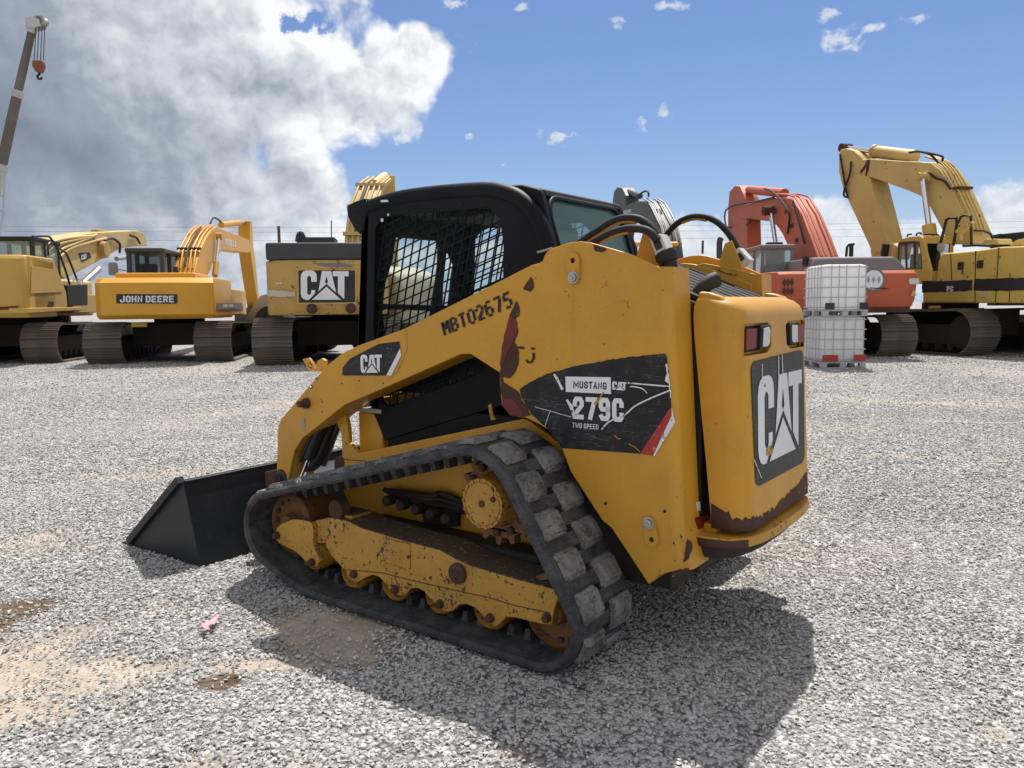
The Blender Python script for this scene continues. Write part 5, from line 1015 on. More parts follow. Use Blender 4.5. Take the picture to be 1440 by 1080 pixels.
# ---- big lettered counterweight, third from the left, partly behind the loader's cab
yaw = YAW+R(7); F = Frame(field(20.2, 4.75), yaw); C2 = crop(340, 230, 3.6)
E4 = root('excavator', 'weathered yellow excavator with scuffed lettered counterweight and black hood, half behind the loader cab', 'excavator', F.o, yaw, 'excavators parked along the back of the yard')
crawler(E4, 1.38, 1.0, -.25, 5.1, 1.2); crawler(E4, -1.38, 1.0, -.25, 5.1, 1.2); carbody(E4, 1., 3.8, .95, 1.35)
X0 = -.8; yl = F.px(370, 400, X0).y; yr = yl-2.95; z0, z1, z2 = [F.px(430, v, X0).z for v in (443, 430, 365.3)]
def plan4(i_): return [(2.2, yl), (X0+.5, yl), (X0+.18+i_, yl-.10), (X0+.06+i_, yl-.32), (X0+i_, yl-.9), (X0+i_, yr+.9), (X0+.06+i_, yr+.32), (X0+.18+i_, yr+.10), (X0+.5, yr), (2.2, yr)]
b = MB(); b.loft([[Vector((x, y, z_)) for x, y in plan4(i_)] for z_, i_ in ((z0, .16), (z1, .02), (z1+.4, 0), (z2-.1, 0), (z2, .08))]); cw = b.build('counterweight', 'cat_yellow_old', E4, bevel=.03)
zt = F.px(430, 341, X0+.15).z; b = MB(); b.box(X0+.12, 1.9, yr+.1, yl-.06, z2+.003, zt); hd = b.build('engine_hood', 'hood_dark', E4, bevel=.06, seg=3)
b = MB(); b.box(.3, 1.2, F.px(470, 336, .3).y, F.px(417, 336, .3).y, zt, F.px(430, 333.5, .3).z); b.tube(spline([F.px(u, v, .3) for u, v in ((418, 340), (420, 330), (424, 328.5), (427, 334))], 4), .06, 8); b.build('air_intake', 'hood_dark', hd, bevel=.03)
b = MB(); b.tube([F.px(466, 340, 1.), F.px(466, 310, 1.)], .015, 5); b.build('antenna', 'oily', E4)
b = MB(); b.prism([F.px(u, v, X0-.003) for u, v in C2((287, 541), (573, 541), (574, 702), (290, 704))], (-.012, 0, 0)); pl_ = b.build('name_plate', 'letter_black', cw, smooth=0)
b = MB(); b.prism([F.px(u, v, X0-.002) for u, v in C2((275, 532), (582, 532), (583, 712), (278, 714))], (-.008, 0, 0)); b.build('plate_frame', 'cat_yellow_old', cw, smooth=0)
lay('cat_emblem', CATLOGO(), *[F.px(u, v, X0-.022) for u, v in C2((299, 690), (540, 689), (298, 541), (541, 542))], 'letter_white', pl_)
for u, v in C2((355, 735), (552, 733)): p = F.px(u, v, X0+.0); b = MB(); b.lathe(p, (-1, 0, 0), [(-.1, .13), (.02, .13), (.03, .08), (.06, .08)], 16); b.build('lifting_lug', 'rust', cw)
random.seed(5)
for pz in (((125, 640), (270, 648), (272, 672), (200, 676), (130, 668)), ((360, 505), (480, 502), (560, 512), (558, 524), (420, 520)), ((170, 600), (205, 604), (200, 612), (172, 610))):
    b = MB(); b.prism([F.px(u, v, X0+.0-.003) for u, v in ragged(C2(*pz), .5, 2)], (-.003, 0, 0)); b.build('scrape', 'hi_grey' if pz[0][0] == 360 else 'cream', cw, smooth=0)
b = MB(); b.box(2.2, 4.6, yr, yl, z0+.1, z2-.3); b.build('engine_house', 'cat_yellow_old', E4, bevel=.05)
cabbox(E4, 2.9, 4.7, .45, 1.55, 1.9, 3.3, 'hood_dark', .1, 'dark_glass')
C3 = C2; b = MB(); base = F.px(520, 345, 2.6)
pts = [F.px(u, v, x) for u, v, x in ((506, 372, 2.6), (508, 330, 2.9), (513, 292, 3.4), (524, 262, 4.4), (536, 252, 6.2))]
b.loft([[p+Vector((d_, y_, 0)) for d_, y_ in ((-.25, .45), (.55, .45), (.55, -.35), (-.25, -.35))] for p in pts]); boom = b.build('boom', 'cat_boom', E4, bevel=.03)
for k in range(5): hoses(boom, [[p+Vector((-.28, .38-.16*k, .03)) for p in pts]], .034, 'cat_boom', n=8)
hoses(boom, [[p+Vector((-.36, .13, .05)) for p in pts[1:]]], .03, 'oily', 'boom_hose')
for q in pts[1:4]: b = MB(); b.box(q.x-.38, q.x-.2, q.y-.4, q.y+.5, q.z-.05, q.z+.05); b.build('pipe_clamp', 'cat_boom', boom)
a, c = F.px(541, 249, 6.5), F.px(526, 260, 4.6); b = MB(); b.tube([c, a], .17, 14); ac = b.build('arm_cylinder', 'cat_boom', E4); b = MB(); b.tube([a, a+(a-c)*.25], .10, 12); b.build('cylinder_rod', 'chrome', ac)
s0, s1 = F.px(545, 247, 6.9), F.px(549, 300, 7.4); b = MB(); b.beam(s0, Vector((s1.x, s1.y, 1.2)), .5, .7, .35); b.build('stick', 'cat_boom', E4, bevel=.03)

# ---- newer yellow machine cut by the left edge of the frame
yaw = YAW+R(9); F = Frame(field(21.55, 14.62), yaw); C4 = crop(0, 300, 4.696)
E1 = root('excavator', 'clean yellow excavator with black handrail and rounded rear corner, farthest left in the row', 'excavator', F.o, yaw, 'excavators parked along the back of the yard')
crawler(E1, 1.45, .95, -.1, 4.9, 1.12); crawler(E1, -1.45, .95, -.1, 4.9, 1.12); carbody(E1, 1., 3.6, .95, 1.3)
X0 = -.8; yr = F.px(36, 420, X0).y; yl = yr+3.1; z0, z2 = F.px(20, 447, X0).z, F.px(20, 357.5, X0).z
def plan1(i_): return [(2.8, yl), (X0+.5, yl), (X0+.1+i_, yl-.25), (X0+i_, yl-.7), (X0+i_, yr+.30), (X0+.03+i_, yr+.12), (X0+.12+i_, yr), (X0+.5, yr-.03), (1.1, yr-.03)]
b = MB(); b.loft([[Vector((x, y, z_)) for x, y in plan1(i_)] for z_, i_ in ((z0, .10), (z0+.12, .0), (z2-.12, .04), (z2, .14))]); b.build('counterweight', 'cat_yellow_new', E1, bevel=.05, seg=3)
yS = yr-.03; ht = [F.py(u, v, yS) for u, v in C4((190, 275), (362, 320), (385, 380), (440, 520), (450, 620), (195, 660))]; b = MB(); b.prism(ht, (0, 1.6, 0)); hs = b.build('engine_house', 'cat_yellow_new', E1, bevel=.05, seg=3)
ip = [F.py(u, v, yS-.004) for u, v in C4((205, 350), (360, 372), (408, 520), (200, 530))]; b = MB(); b.prism(ip, (0, -.015, 0)); b.build('side_door', 'cat_yellow_new', hs, bevel=.012)
b = MB(); b.prism([F.py(u, v, yS-.02) for u, v in C4((322, 582), (352, 582), (352, 616), (322, 616))], (0, -.01, 0)); b.build('door_latch', 'ibc_black', hs, smooth=0)
lp = [F.py(u, v, yS-.06) for u, v in C4((190, 625), (540, 618), (545, 640), (190, 660))]; b = MB(); b.prism(lp, (0, .5, 0)); b.build('sill', 'cat_yellow_new', E1, bevel=.02)
b = MB(); b.prism([F.px(u, v, X0-.006) for u, v in C4((-40, 620), (128, 610), (105, 632), (-40, 640))], (-.006, 0, 0)); b.build('red_reflector', 'lens_red', E1, smooth=0)
dk = [F.py(u, v, yS+.02) for u, v in C4((440, 475), (580, 470), (580, 605), (455, 612))]; b = MB(); b.prism(dk, (0, .7, 0)); b.build('tool_box', 'black_plastic', E1, bevel=.02)
b = MB(); b.box(2.4, 4.6, yr, yl, z0+.1, z0+.7); b.build('deck', 'cat_yellow_new', E1, bevel=.03)
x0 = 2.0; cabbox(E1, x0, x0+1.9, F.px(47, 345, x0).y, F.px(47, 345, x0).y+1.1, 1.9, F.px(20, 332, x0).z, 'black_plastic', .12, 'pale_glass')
for L in (((215, 270), (215, 165), (225, 153), (310, 152), (335, 165), (385, 250), (440, 400), (460, 470)), ((318, 280), (318, 210), (345, 190), (360, 205)), ((435, 260), (470, 340), (520, 470)), ((370, 220), (435, 260))):
    b = MB(); b.tube(spline(pts3(F.py, yS+.1, C4(*L)), 4), .032, 8); b.build('handrail', 'black_paint', E1)

# ---- machine behind, its lowered tan boom crossing the gap
yaw = YAW+R(6); F = Frame(field(25.5, 15.6), yaw)
E2 = root('excavator', 'dusty tan excavator boom with black emblem panel, behind the gap between two leftmost machines', 'excavator', F.o, yaw, 'excavators parked along the back of the yard')
crawler(E2, 1.45, .9, -1.5, 3.4, 1.1, shoes=False); crawler(E2, -1.45, .9, -1.5, 3.4, 1.1, shoes=False); carbody(E2, -.4, 2.2, .95, 1.3)
b = MB(); b.box(-2.2, 1.0, -1.5, 1.5, 1.3, 2.45); b.build('engine_house', 'cat_boom', E2, bevel=.08)
cabbox(E2, .6, 2.4, .4, 1.45, 1.6, 3.0, 'hood_dark', .1, 'dark_glass')
yB = -.35; bp_ = C4((270, 275), (300, 235), (335, 190), (400, 170), (480, 150), (560, 135), (640, 125), (780, 118), (910, 113), (950, 130), (965, 165), (975, 215), (930, 215), (800, 230), (650, 318), (540, 375), (430, 432), (390, 400), (340, 330))
b = MB(); b.prism([F.py(u, v, yB) for u, v in bp_], (0, .8, 0)); boom = b.build('boom', 'cat_boom', E2, bevel=.04)
b = MB(); b.prism([F.py(u, v, yB-.006) for u, v in C4((515, 262), (590, 258), (604, 290), (540, 322))], (0, -.006, 0)); pl_ = b.build('emblem_panel', 'letter_black', boom, smooth=0)
lay('cat_emblem', CATLOGO(), *[F.py(u, v, yB-.016) for u, v in C4((538, 308), (574, 296), (536, 274), (572, 264))], 'letter_white', pl_)
for k, L in enumerate((((300, 240), (360, 185), (480, 160), (630, 150)), ((310, 262), (380, 205), (500, 175), (600, 150)), ((335, 290), (420, 230), (520, 190), (640, 140)), ((360, 320), (450, 240), (560, 200), (700, 165)))):
    b = MB(); b.tube(spline(pts3(F.py, yB-.05, C4(*L)), 3), .05, 7); b.build('boom_pipe', 'cat_boom', boom)
b = MB(); b.tube(spline(pts3(F.py, yB-.07, C4((690, 180), (740, 165), (790, 200), (790, 260))), 4), .05, 7); b.tube(spline(pts3(F.py, yB-.07, C4((860, 145), (900, 160), (925, 200))), 4), .045, 7); b.build('boom_hose', 'oily', boom)
p = F.py(*C4((710, 240))[0], yB-.25); b = MB(); b.lathe(p, (0, 1, 0), [(0, .30), (.2, .34), (.5, .34)], 20); b.build('boom_pivot', 'cat_yellow_old', boom, bevel=.02)
a, c = F.py(*C4((650, 375))[0], yB-.3), F.py(*C4((545, 470))[0], yB-.3); b = MB(); b.tube([c, a], .14, 12); b.build('boom_cylinder', 'glint_steel', E2)
a, c = F.py(*C4((830, 290))[0], yB-.3), F.py(*C4((770, 300))[0], yB-.3); b = MB(); b.tube([c, a], .09, 12); b.build('cylinder_rod', 'steel', E2)
b = MB(); b.prism(pts3(F.py, yB+.3, C4((650, 105), (735, 118), (738, 155), (700, 150), (648, 130))), (0, .3, 0)); b.build('cylinder_bracket', 'cat_yellow_old', boom, bevel=.02)
p = F.px(110, 394, -2.25); b = MB(); lay('cat_emblem', CATLOGO(), *[F.px(u, v, -2.26) for u, v in C4((478, 470), (556, 466), (480, 432), (556, 430))], 'letter_white', E2)

# ---- grey-boomed machine seen past the loader's tail
yaw = YAW+R(5); F = Frame(field(23.6, -5.2), yaw); C5 = crop(840, 240, 6)
E6 = root('excavator', 'excavator with dark grey lettered boom and yellow cab top, just above the loader hose arch', 'excavator', F.o, yaw, 'excavators parked along the back of the yard')
crawler(E6, 1.4, .9, 0, 4.6, 1.05, shoes=False); crawler(E6, -1.4, .9, 0, 4.6, 1.05, shoes=False); carbody(E6, 1, 3.4, .95, 1.3)
b = MB(); b.box(-1., 3.6, -1.5, 1.5, 1.3, 2.2); b.build('engine_house', 'jd_yellow', E6, bevel=.08)
yB = .3; b = MB(); b.prism(pts3(F.py, yB, C5((180, 330), (250, 290), (320, 262), (360, 256), (405, 262), (440, 310), (475, 380), (520, 470), (560, 640), (575, 760), (470, 760), (440, 620), (415, 520), (390, 440), (340, 405), (190, 410))), (0, -.6, 0)); boom = b.build('boom', 'deere_grey', E6, bevel=.03)
hoses(boom, [[q+Vector((-.10, -.06-.12*k, .05)) for q in pts3(F.py, yB, C5((370, 250), (430, 290), (480, 380), (525, 480), (560, 640)))] for k in (0, 1, 3, 4)], .028, 'steel', 'boom_pipe', 6)
lay('lettering', block('DEERE', .4, .18, .14), *[F.py(u, v, yB+.006) for u, v in C5((204, 372), (285, 350), (204, 345), (283, 324))], 'letter_white', boom)
b = MB(); b.prism(pts3(F.py, yB-.05, C5((130, 240), (140, 175), (165, 140), (205, 145), (238, 210), (243, 290), (225, 380), (200, 600), (160, 600), (150, 420), (122, 400))), (0, -.5, 0)); b.build('stick', 'deere_grey', E6, bevel=.03)
a, c = F.py(*C5((190, 152))[0], yB-.3), F.py(*C5((360, 215))[0], yB-.3); m_ = c.lerp(a, .75); b = MB(); b.tube([c, m_], .11, 12); cy = b.build('arm_cylinder', 'deere_grey', E6); b = MB(); b.tube([m_, a], .06, 10); b.build('cylinder_rod', 'chrome', cy)
b = MB(); b.tube(spline(pts3(F.py, yB-.2, C5((370, 190), (405, 172), (430, 185), (432, 220))), 4), .035, 7); b.tube(spline(pts3(F.py, yB-.2, C5((490, 330), (525, 325), (540, 350), (548, 400))), 4), .02, 6); b.build('boom_hose', 'oily', boom)
b = MB(); b.prism(pts3(F.py, 1.45, C5((190, 600), (400, 600), (405, 640), (195, 640))), (0, -1.0, 0)); b.build('cab_roof', 'jd_yellow', E6, bevel=.05)
x = F.py(870, 350, 1.45).x; 
for u in (246, 330, 395): b = MB(); q = F.py(*C5((u, 640))[0], 1.42); b.tube([q, Vector((q.x+.1, q.y, 1.9))], .04, 6); b.build('cab_post', 'hood_dark', E6)
for L, r_, m_ in ((((888, 700), (890, 590)), .035, 'hood_dark'),):
    b = MB(); b.tube(pts3(F.px, -.3, C5(*L)), r_, 8); b.build('antenna', m_, E6)
b = MB(); L = pts3(F.px, -.4, C5((1030, 760), (1030, 640), (1034, 590), (1046, 570))); b.tube(spline(L, 4), .085, 12, cap=False); b.build('exhaust_stack', 'hood_dark', E6, solid=.01)

# ---- faded orange excavator behind the tanks
yaw = YAW; F = Frame(field(20.75, -8.85), yaw); C6 = crop(1000, 240, 3.725); C7 = crop(1200, 320, 5.14)
HI = root('excavator', 'faded orange excavator with grey cab and worn counterweight, standing behind the white tanks', 'excavator', F.o, yaw, 'excavators parked along the back of the yard')
crawler(HI, 1.40, .95, -.2, 4.9, 1.1); crawler(HI, -1.40, .95, -.2, 4.9, 1.1); carbody(HI, 1., 3.6, .95, 1.3)
X0 = -.95; yr = F.px(1297.5, 400, X0).y; yl = F.px(1090, 400, X0).y; z0, z1, z2 = [F.px(1250, v, X0).z for v in (432, 420, 380)]
def planH(i_): return [(2.6, yl), (X0+.35, yl), (X0+.08+i_, yl-.12), (X0+i_, yl-.4), (X0+i_, yr+.4), (X0+.05+i_, yr+.14), (X0+.3+i_, yr), (2.6, yr)]
b = MB(); b.loft([[Vector((x, y, z_)) for x, y in planH(i_)] for z_, i_ in ((z0, .22), (z1, .06), ((z1+z2)/2, .0), (z2-.08, .02), (z2, .12))]); cw = b.build('counterweight', 'hi_orange', HI, bevel=.03, seg=3)
b = MB(); b.box(X0+.25, 2.4, yr+.15, yl-.1, z0-.14, z0+.02); b.build('undertray', 'rust', cw, bevel=.03)
hz = F.px(1200, 361.5, -.2).z; h0y, h1y = F.px(1266, 370, -.2).y, F.px(1140, 370, -.2).y
b = MB(); b.loft([[Vector((x, y, z_)) for x, y in ((-.35+i_*.6, h0y+i_), (-.35+i_*.6, h1y-i_*.2), (2.2, h1y-i_*.2), (2.2, h0y+i_))] for z_, i_ in ((z2+.003, -.1), (hz-.05, .12), (hz, .22))]); hd = b.build('engine_hood', 'hi_grey', HI, bevel=.03)
for k in range(5): b = MB(); q = F.px(1128+k*5.5, 370-k*1.2, -.2); b.box(q.x+.2, q.x+.5, h1y-.04, h1y+.03, q.z-.06, q.z+.10); b.build('louvre', 'hood_dark', hd)
for u, v, m in ((1228, 393.5, 'cream'),):
    p = F.px(u, v, X0-.0); b = MB(); b.prism([p+Vector((-.004, .30*math.cos(a), .30*math.sin(a))) for a in np.linspace(0, 2*math.pi, 24, endpoint=False)], (-.01, 0, 0)); em = b.build('round_emblem', 'hi_grey', cw, smooth=0)
    b = MB(); b.prism([p+Vector((-.016, .24*math.cos(a), .24*math.sin(a))) for a in np.linspace(0, 2*math.pi, 24, endpoint=False)], (-.003, 0, 0)); b.build('emblem_face', 'letter_white', em, smooth=0)
    for k in range(-1, 2):
        b = MB(); b.prism([p+Vector((-.021, .13*k+y_, z_)) for y_, z_ in ((0, .10), (.045, 0), (0, -.10), (-.045, 0))], (-.002, 0, 0)); b.build('emblem_mark', 'steel', em, smooth=0)
for k in range(3):   # dark lozenges on the left of the counterweight
    for r_ in range(2):
        if True:
            b = MB(); cx_, cy_ = 383+k*20, 585+(r_*46); b.prism([F.px(u, v, X0-.003) for u, v in C6((cx_, cy_-24), (cx_+10, cy_), (cx_, cy_+24), (cx_-10, cy_))], (-.006, 0, 0)); b.build('lozenge_mark', 'rust', cw, smooth=0)
b = MB(); b.prism([F.px(u, v, X0-.003) for u, v in [(1285+a*.5, 395.5+b_) for a, b_ in rrect(-14, 15, -4.2, 4.2, 4)]], (-.008, 0, 0)); b.build('work_lamp', 'lens_white', cw, smooth=0)
b = MB(); b.prism([F.px(u, v, X0-.001) for u, v in C7((435, 445), (458, 492), (412, 496))], (-.008, 0, 0)); b.build('warning_triangle', 'pc_yellow', cw, smooth=0)
lay('lettering', text2d('MADE IN JAPAN', .02), *[F.px(u, v, X0-.006) for u, v in C7((112, 450), (250, 450), (112, 440), (250, 440))], 'rust', cw) if False else None
b = MB(); b.tube([F.px(1223, 405, X0-.005), F.px(1249, 406, X0-.005)], .02, 4); b.build('worn_lettering', 'rust', cw)
b = MB(); b.box(2.0, 4.4, yr, yl, z0, z2-.1); b.build('engine_house', 'hi_orange', HI, bevel=.05)
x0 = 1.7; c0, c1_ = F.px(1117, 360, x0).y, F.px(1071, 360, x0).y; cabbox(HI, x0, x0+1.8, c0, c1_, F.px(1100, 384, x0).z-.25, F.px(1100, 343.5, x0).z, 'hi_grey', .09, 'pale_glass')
yB = .25; b = MB(); b.prism(pts3(F.py, yB, C6((138, 190), (230, 162), (325, 140), (380, 142), (420, 152), (470, 232), (520, 355), (562, 470), (440, 490), (400, 392), (372, 330), (340, 285), (300, 265), (220, 255), (138, 246))), (0, -.62, 0)); boom = b.build('boom', 'hi_orange', HI, bevel=.03)
hoses(boom, [[q+Vector((-.09, -.05-.14*k, .06)) for q in pts3(F.py, yB, C6((330, 135), (385, 138), (425, 150), (475, 235), (525, 360), (560, 460)))] for k in (0, 1, 3)], .030, 'hi_orange', n=8)
for L in (((280, 95), (320, 110), (370, 160), (410, 230), (400, 330)), ((70, 240), (80, 205), (130, 178), (240, 160), (330, 140)), ((70, 240), (80, 290), (105, 300)), ((185, 285), (205, 270), (200, 250)), ((430, 160), (455, 250), (490, 380))):
    b = MB(); b.tube(spline(pts3(F.py, yB+.06, C6(*L)), 4), .032, 7); b.build('boom_hose', 'oily', boom)
for L in ((440, 215), (470, 290), (495, 365)): q = F.py(*C6(L)[0], yB-.3); b = MB(); b.box(q.x-.22, q.x+.05, q.y-.35, q.y+.32, q.z-.06, q.z+.06); b.build('pipe_clamp', 'rust', boom)
b = MB(); b.prism(pts3(F.py, yB-.05, C6((88, 200), (95, 110), (125, 78), (150, 82), (178, 150), (186, 250), (190, 400), (175, 460), (100, 460), (88, 320))), (0, -.52, 0)); b.build('stick', 'hi_orange', HI, bevel=.03)
a, c = F.py(*C6((150, 95))[0], yB-.3), F.py(*C6((385, 118))[0], yB-.3); m_ = c.lerp(a, .76); b = MB(); b.tube([c, m_], .15, 14); cy = b.build('arm_cylinder', 'hi_orange', HI); b = MB(); b.tube([m_, a], .07, 10); b.build('cylinder_rod', 'steel', cy)
a, c = F.py(*C6((312, 210))[0], yB+.16), F.py(*C6((338, 385))[0], yB+.16); b = MB(); b.tube([c, a], .075, 12); cy = b.build('boom_cylinder', 'chrome', HI); b = MB(); b.lathe(a+Vector((0, -.1, 0)), (0, 1, 0), [(0, .15), (.35, .15)], 16); b.build('cylinder_eye', 'rust', cy)
b = MB(); b.tube([F.px(u, v, .3) for u, v in C6((707, 450), (712, 400), (722, 388), (750, 385))], .035, 7); b.tube([F.px(u, v, .3) for u, v in C6((733, 450), (735, 390))], .06, 8); b.build('exhaust_stack', 'oily', HI)
b = MB(); b.prism(pts3(F.py, yB-.1, C6((170, 370), (185, 360), (195, 400), (165, 405))), (0, -.4, 0)); b.build('stick_pin', 'oily', HI)

# ---- tall pale yellow excavator at the right
yaw = YAW+R(15); F = Frame(field(21.0, -13.8), yaw); C8 = crop(1160, 190, 5.143)
PC = root('excavator', 'tall pale yellow excavator with high arched boom and black side stripe, rightmost in the row', 'excavator', F.o, yaw, 'excavators parked along the back of the yard')
crawler(PC, 1.5, .95, -.25, 5.2, 1.25); crawler(PC, -1.5, .95, -.25, 5.2, 1.25); carbody(PC, 1., 4., 1.0, 1.45)
yS = 1.62; zlow = F.py(1400, 427, yS).z; tp = [F.py(u, v, yS) for u, v in C7((740, 180), (890, 165), (1060, 140), (1234, 134), (1400, 128))]; xf = F.py(1338, 380, yS).x
b = MB(); b.prism([F.py(1297, 426, yS), F.py(1297, 398, yS), F.py(*C7((600, 390))[0], yS), F.py(*C7((610, 250))[0], yS), F.py(*C7((640, 185))[0], yS)]+tp+[Vector((-2.4, yS, tp[-1].z-.05)), Vector((-2.4, yS, zlow))], (0, -3.2, 0)); hs = b.build('engine_house', 'pc_yellow', PC, bevel=.05, seg=3)
for L in (((885, 168), (880, 540)), ((1052, 145), (1028, 540)), ((1134, 330), (1128, 540)), ((705, 190), (712, 380))): panel_seam(hs, F, yS+.0, C7(*L), .014)
for u, v in C7((778, 277), (918, 265)): p = F.py(u, v, yS); b = MB(); b.box(p.x-.09, p.x+.09, yS, yS+.025, p.z-.1, p.z+.1); b.build('door_latch', 'under_dark', hs)
random.seed(8)
for pz in (((498, 385), (620, 388), (740, 382), (860, 378), (858, 456), (740, 462), (620, 466), (496, 470)), ((875, 372), (1130, 366), (1400, 360), (1400, 448), (1130, 456), (872, 458))):
    b = MB(); b.prism([F.py(u, v, yS+.003) for u, v in ragged(C7(*pz), .5, 3)], (0, .006, 0)); st = b.build('side_stripe', 'letter_black', hs, smooth=0)
    if pz[0][0] == 498: lay('lettering', block('PC', .38, .2, .12), *[F.py(u, v, yS+.014) for u, v in C7((775, 462), (675, 464), (775, 422), (675, 424))][::1] if False else [F.py(u, v, yS+.014) for u, v in C7((675, 464), (722, 462), (675, 424), (722, 422))], 'letter_white', st)
b = MB(); b.prism([F.py(u, v, yS+.004) for u, v in ragged(C7((880, 458), (960, 450), (1010, 475), (1000, 520), (900, 490)), .6, 3)], (0, .004, 0)); b.build('scrape', 'cat_boom', hs, smooth=0)
b = MB(); b.prism([F.py(u, v, yS+.01) for u, v in C7((540, 567), (612, 565), (614, 583), (545, 585))], (0, -.1, 0)); b.build('step_plate', 'pc_yellow', PC)
# cab
cs = [F.py(u, v, 1.60) for u, v in C7((312, 300), (322, 120), (345, 85), (395, 70), (480, 62), (500, 75), (545, 250), (560, 300))]; xr0 = cs[-3].x
b = MB(); wz = [F.py(u, v, 1.60) for u, v in C7((330, 292), (338, 125), (380, 120), (436, 112), (436, 290))]; wz2 = [F.py(u, v, 1.60) for u, v in C7((455, 290), (458, 115), (476, 112), (494, 230), (494, 292))]
zc0 = F.py(1280, 400, 1.6).z; b.prism(cs[:1]+cs[1:]+[Vector((cs[-1].x, 1.6, zc0)), Vector((cs[0].x, 1.6, zc0))], (0, -.07, 0), [wz, wz2]); cb = b.build('cab', 'pc_yellow', PC, bevel=.02)
b = MB(); b.prism([q+Vector((0, .004, 0)) for q in [F.py(u, v, 1.60) for u, v in C7((318, 296), (326, 116), (340, 104), (440, 98), (478, 102), (496, 225), (497, 299))]], (0, .01, 0), [[q+Vector((0, .004, 0)) for q in w_] for w_ in (wz, wz2)]); b.build('window_surround', 'hood_dark', cb, smooth=0)
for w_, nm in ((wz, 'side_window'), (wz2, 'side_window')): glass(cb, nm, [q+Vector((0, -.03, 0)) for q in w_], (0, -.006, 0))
b = MB(); q0, q1 = C7((385, 290), (378, 118)); b.tube([F.py(*q0, 1.6), F.py(*q1, 1.6)], .03, 6); b.build('window_bar', 'hood_dark', cb)
xf_, xb = cs[0].x, cs[-3].x; zt_ = max(p.z for p in cs); b = MB(); b.prism([Vector((cs[1].x, 1.53, cs[1].z)), Vector((cs[3].x, 1.53, zt_)), Vector((cs[5].x, 1.53, zt_)), Vector((cs[5].x, 1.53, zt_-.12)), Vector((cs[1].x, 1.53, cs[1].z-.1))], (0, -1.0, 0)); b.build('cab_roof', 'pc_yellow', cb, bevel=.03)
b = MB(); xq = cs[5].x; rear = [(xq, y, z_) for y, z_ in ((1.53, zt_-.1), (.50, zt_-.1), (.50, zc0), (1.53, zc0))]; hw = [(xq, y, z_) for y, z_ in ((1.42, zt_-.22), (.62, zt_-.22), (.66, zt_-1.0), (1.34, zt_-1.0))]; b.prism(rear, (.06, 0, 0), [hw]); b.build('cab_back', 'pc_yellow', cb, bevel=.01)
glass(cb, 'rear_window', [(xq+.02, y, z_) for x, y, z_ in hw], (.006, 0, 0), 'dark_glass')
b = MB(); b.box(xf_-.5, xf_-.02, .50, .56, zc0, zt_-.2); b.build('cab_far_post', 'pc_yellow', cb)
b = MB(); b.box(xq+.3, xq+.8, .8, 1.3, zc0+.2, zc0+.9); b.box(xq+.2, xq+.36, .82, 1.28, zc0+.9, zc0+1.45); b.build('seat', 'seat_cloth', cb, bevel=.04)
for L in (((390, 68), (395, 50), (420, 48)), ((455, 60), (462, 42), (488, 40), (490, 52))): b = MB(); b.tube(spline(pts3(F.py, 1.3, C7(*L)), 3), .025, 6); b.build('roof_rail', 'oily', cb)
# boom, stick, cylinders
yB = .45; b = MB(); b.prism(pts3(F.py, yB, C8((185, 172), (260, 178), (330, 172), (450, 180), (560, 188), (680, 192), (760, 204), (830, 250), (900, 350), (960, 480), (1010, 600), (1060, 720), (1075, 790), (890, 790), (850, 690), (760, 520), (690, 440), (600, 400), (460, 350), (330, 305), (190, 272))), (0, -.75, 0)); boom = b.build('boom', 'pc_boom', PC, bevel=.03)
hoses(boom, [[q+Vector((-.08, -.05-.12*k, .05)) for q in spline(pts3(F.py, yB, C8((700, 170), (780, 198), (840, 245), (905, 345), (965, 475), (1020, 600), (1060, 720))), 3)] for k in (0, 1, 2, 3)], .030, 'pc_boom', n=8)
q = F.py(*C8((930, 385))[0], yB); b = MB(); b.box(q.x-.2, q.x+.02, q.y-.5, q.y+.02, q.z-.035, q.z+.035); b.build('pipe_clamp', 'rust', boom)
for L in (((610, 125), (680, 118), (760, 140), (820, 200)), ((700, 120), (840, 150), (850, 190)), ((110, 140), (130, 260), (150, 380), (165, 450)), ((165, 450), (140, 440), (140, 400), (180, 280), (190, 190)), ((750, 270), (800, 310), (860, 330), (910, 390))):
    b = MB(); b.tube(spline(pts3(F.py, yB+.08, C8(*L)), 4), .035, 7); b.build('boom_hose', 'oily', boom)
b = MB(); b.prism(pts3(F.py, yB-.02, C8((100, 135), (112, 105), (150, 95), (205, 110), (268, 165), (300, 240), (325, 312), (445, 790), (440, 830), (345, 872), (320, 800), (130, 390), (100, 262))), (0, -.7, 0)); b.build('stick', 'pc_boom', PC, bevel=.03)
b = MB(); b.prism(pts3(F.py, yB-.05, C8((325, 830), (445, 770), (520, 810), (500, 900), (340, 900))), (0, -.6, 0)); b.build('stick_linkage', 'pc_boom', PC, bevel=.03)
b = MB(); b.tube(pts3(F.py, yB-.05, C8((448, 790), (435, 875))), .14, 10); b.build('link_pin', 'oily', PC)
b = MB(); b.prism(pts3(F.py, yB+.006, C8((305, 180), (328, 175), (318, 250), (300, 298), (292, 290), (300, 230), (262, 280), (255, 262), (290, 215))), (0, .004, 0)); b.build('rust_streak', 'rust', boom, smooth=0)
a, c = F.py(*C8((150, 92))[0], yB-.35), F.py(*C8((650, 155))[0], yB-.35); m_ = c.lerp(a, .56); b = MB(); b.tube([c, m_], .20, 16); cy = b.build('arm_cylinder', 'pc_boom', PC, ); b = MB(); b.tube([m_, a], .085, 12); b.build('cylinder_rod', 'chrome', cy); b = MB(); b.tube([m_.lerp(c, .05), m_], .23, 16); b.build('cylinder_gland', 'pc_boom', cy)
b = MB(); b.lathe(a+Vector((0, -.2, 0)), (0, 1, 0), [(0, .15), (.4, .15)], 14); b.build('cylinder_eye', 'rust', cy)
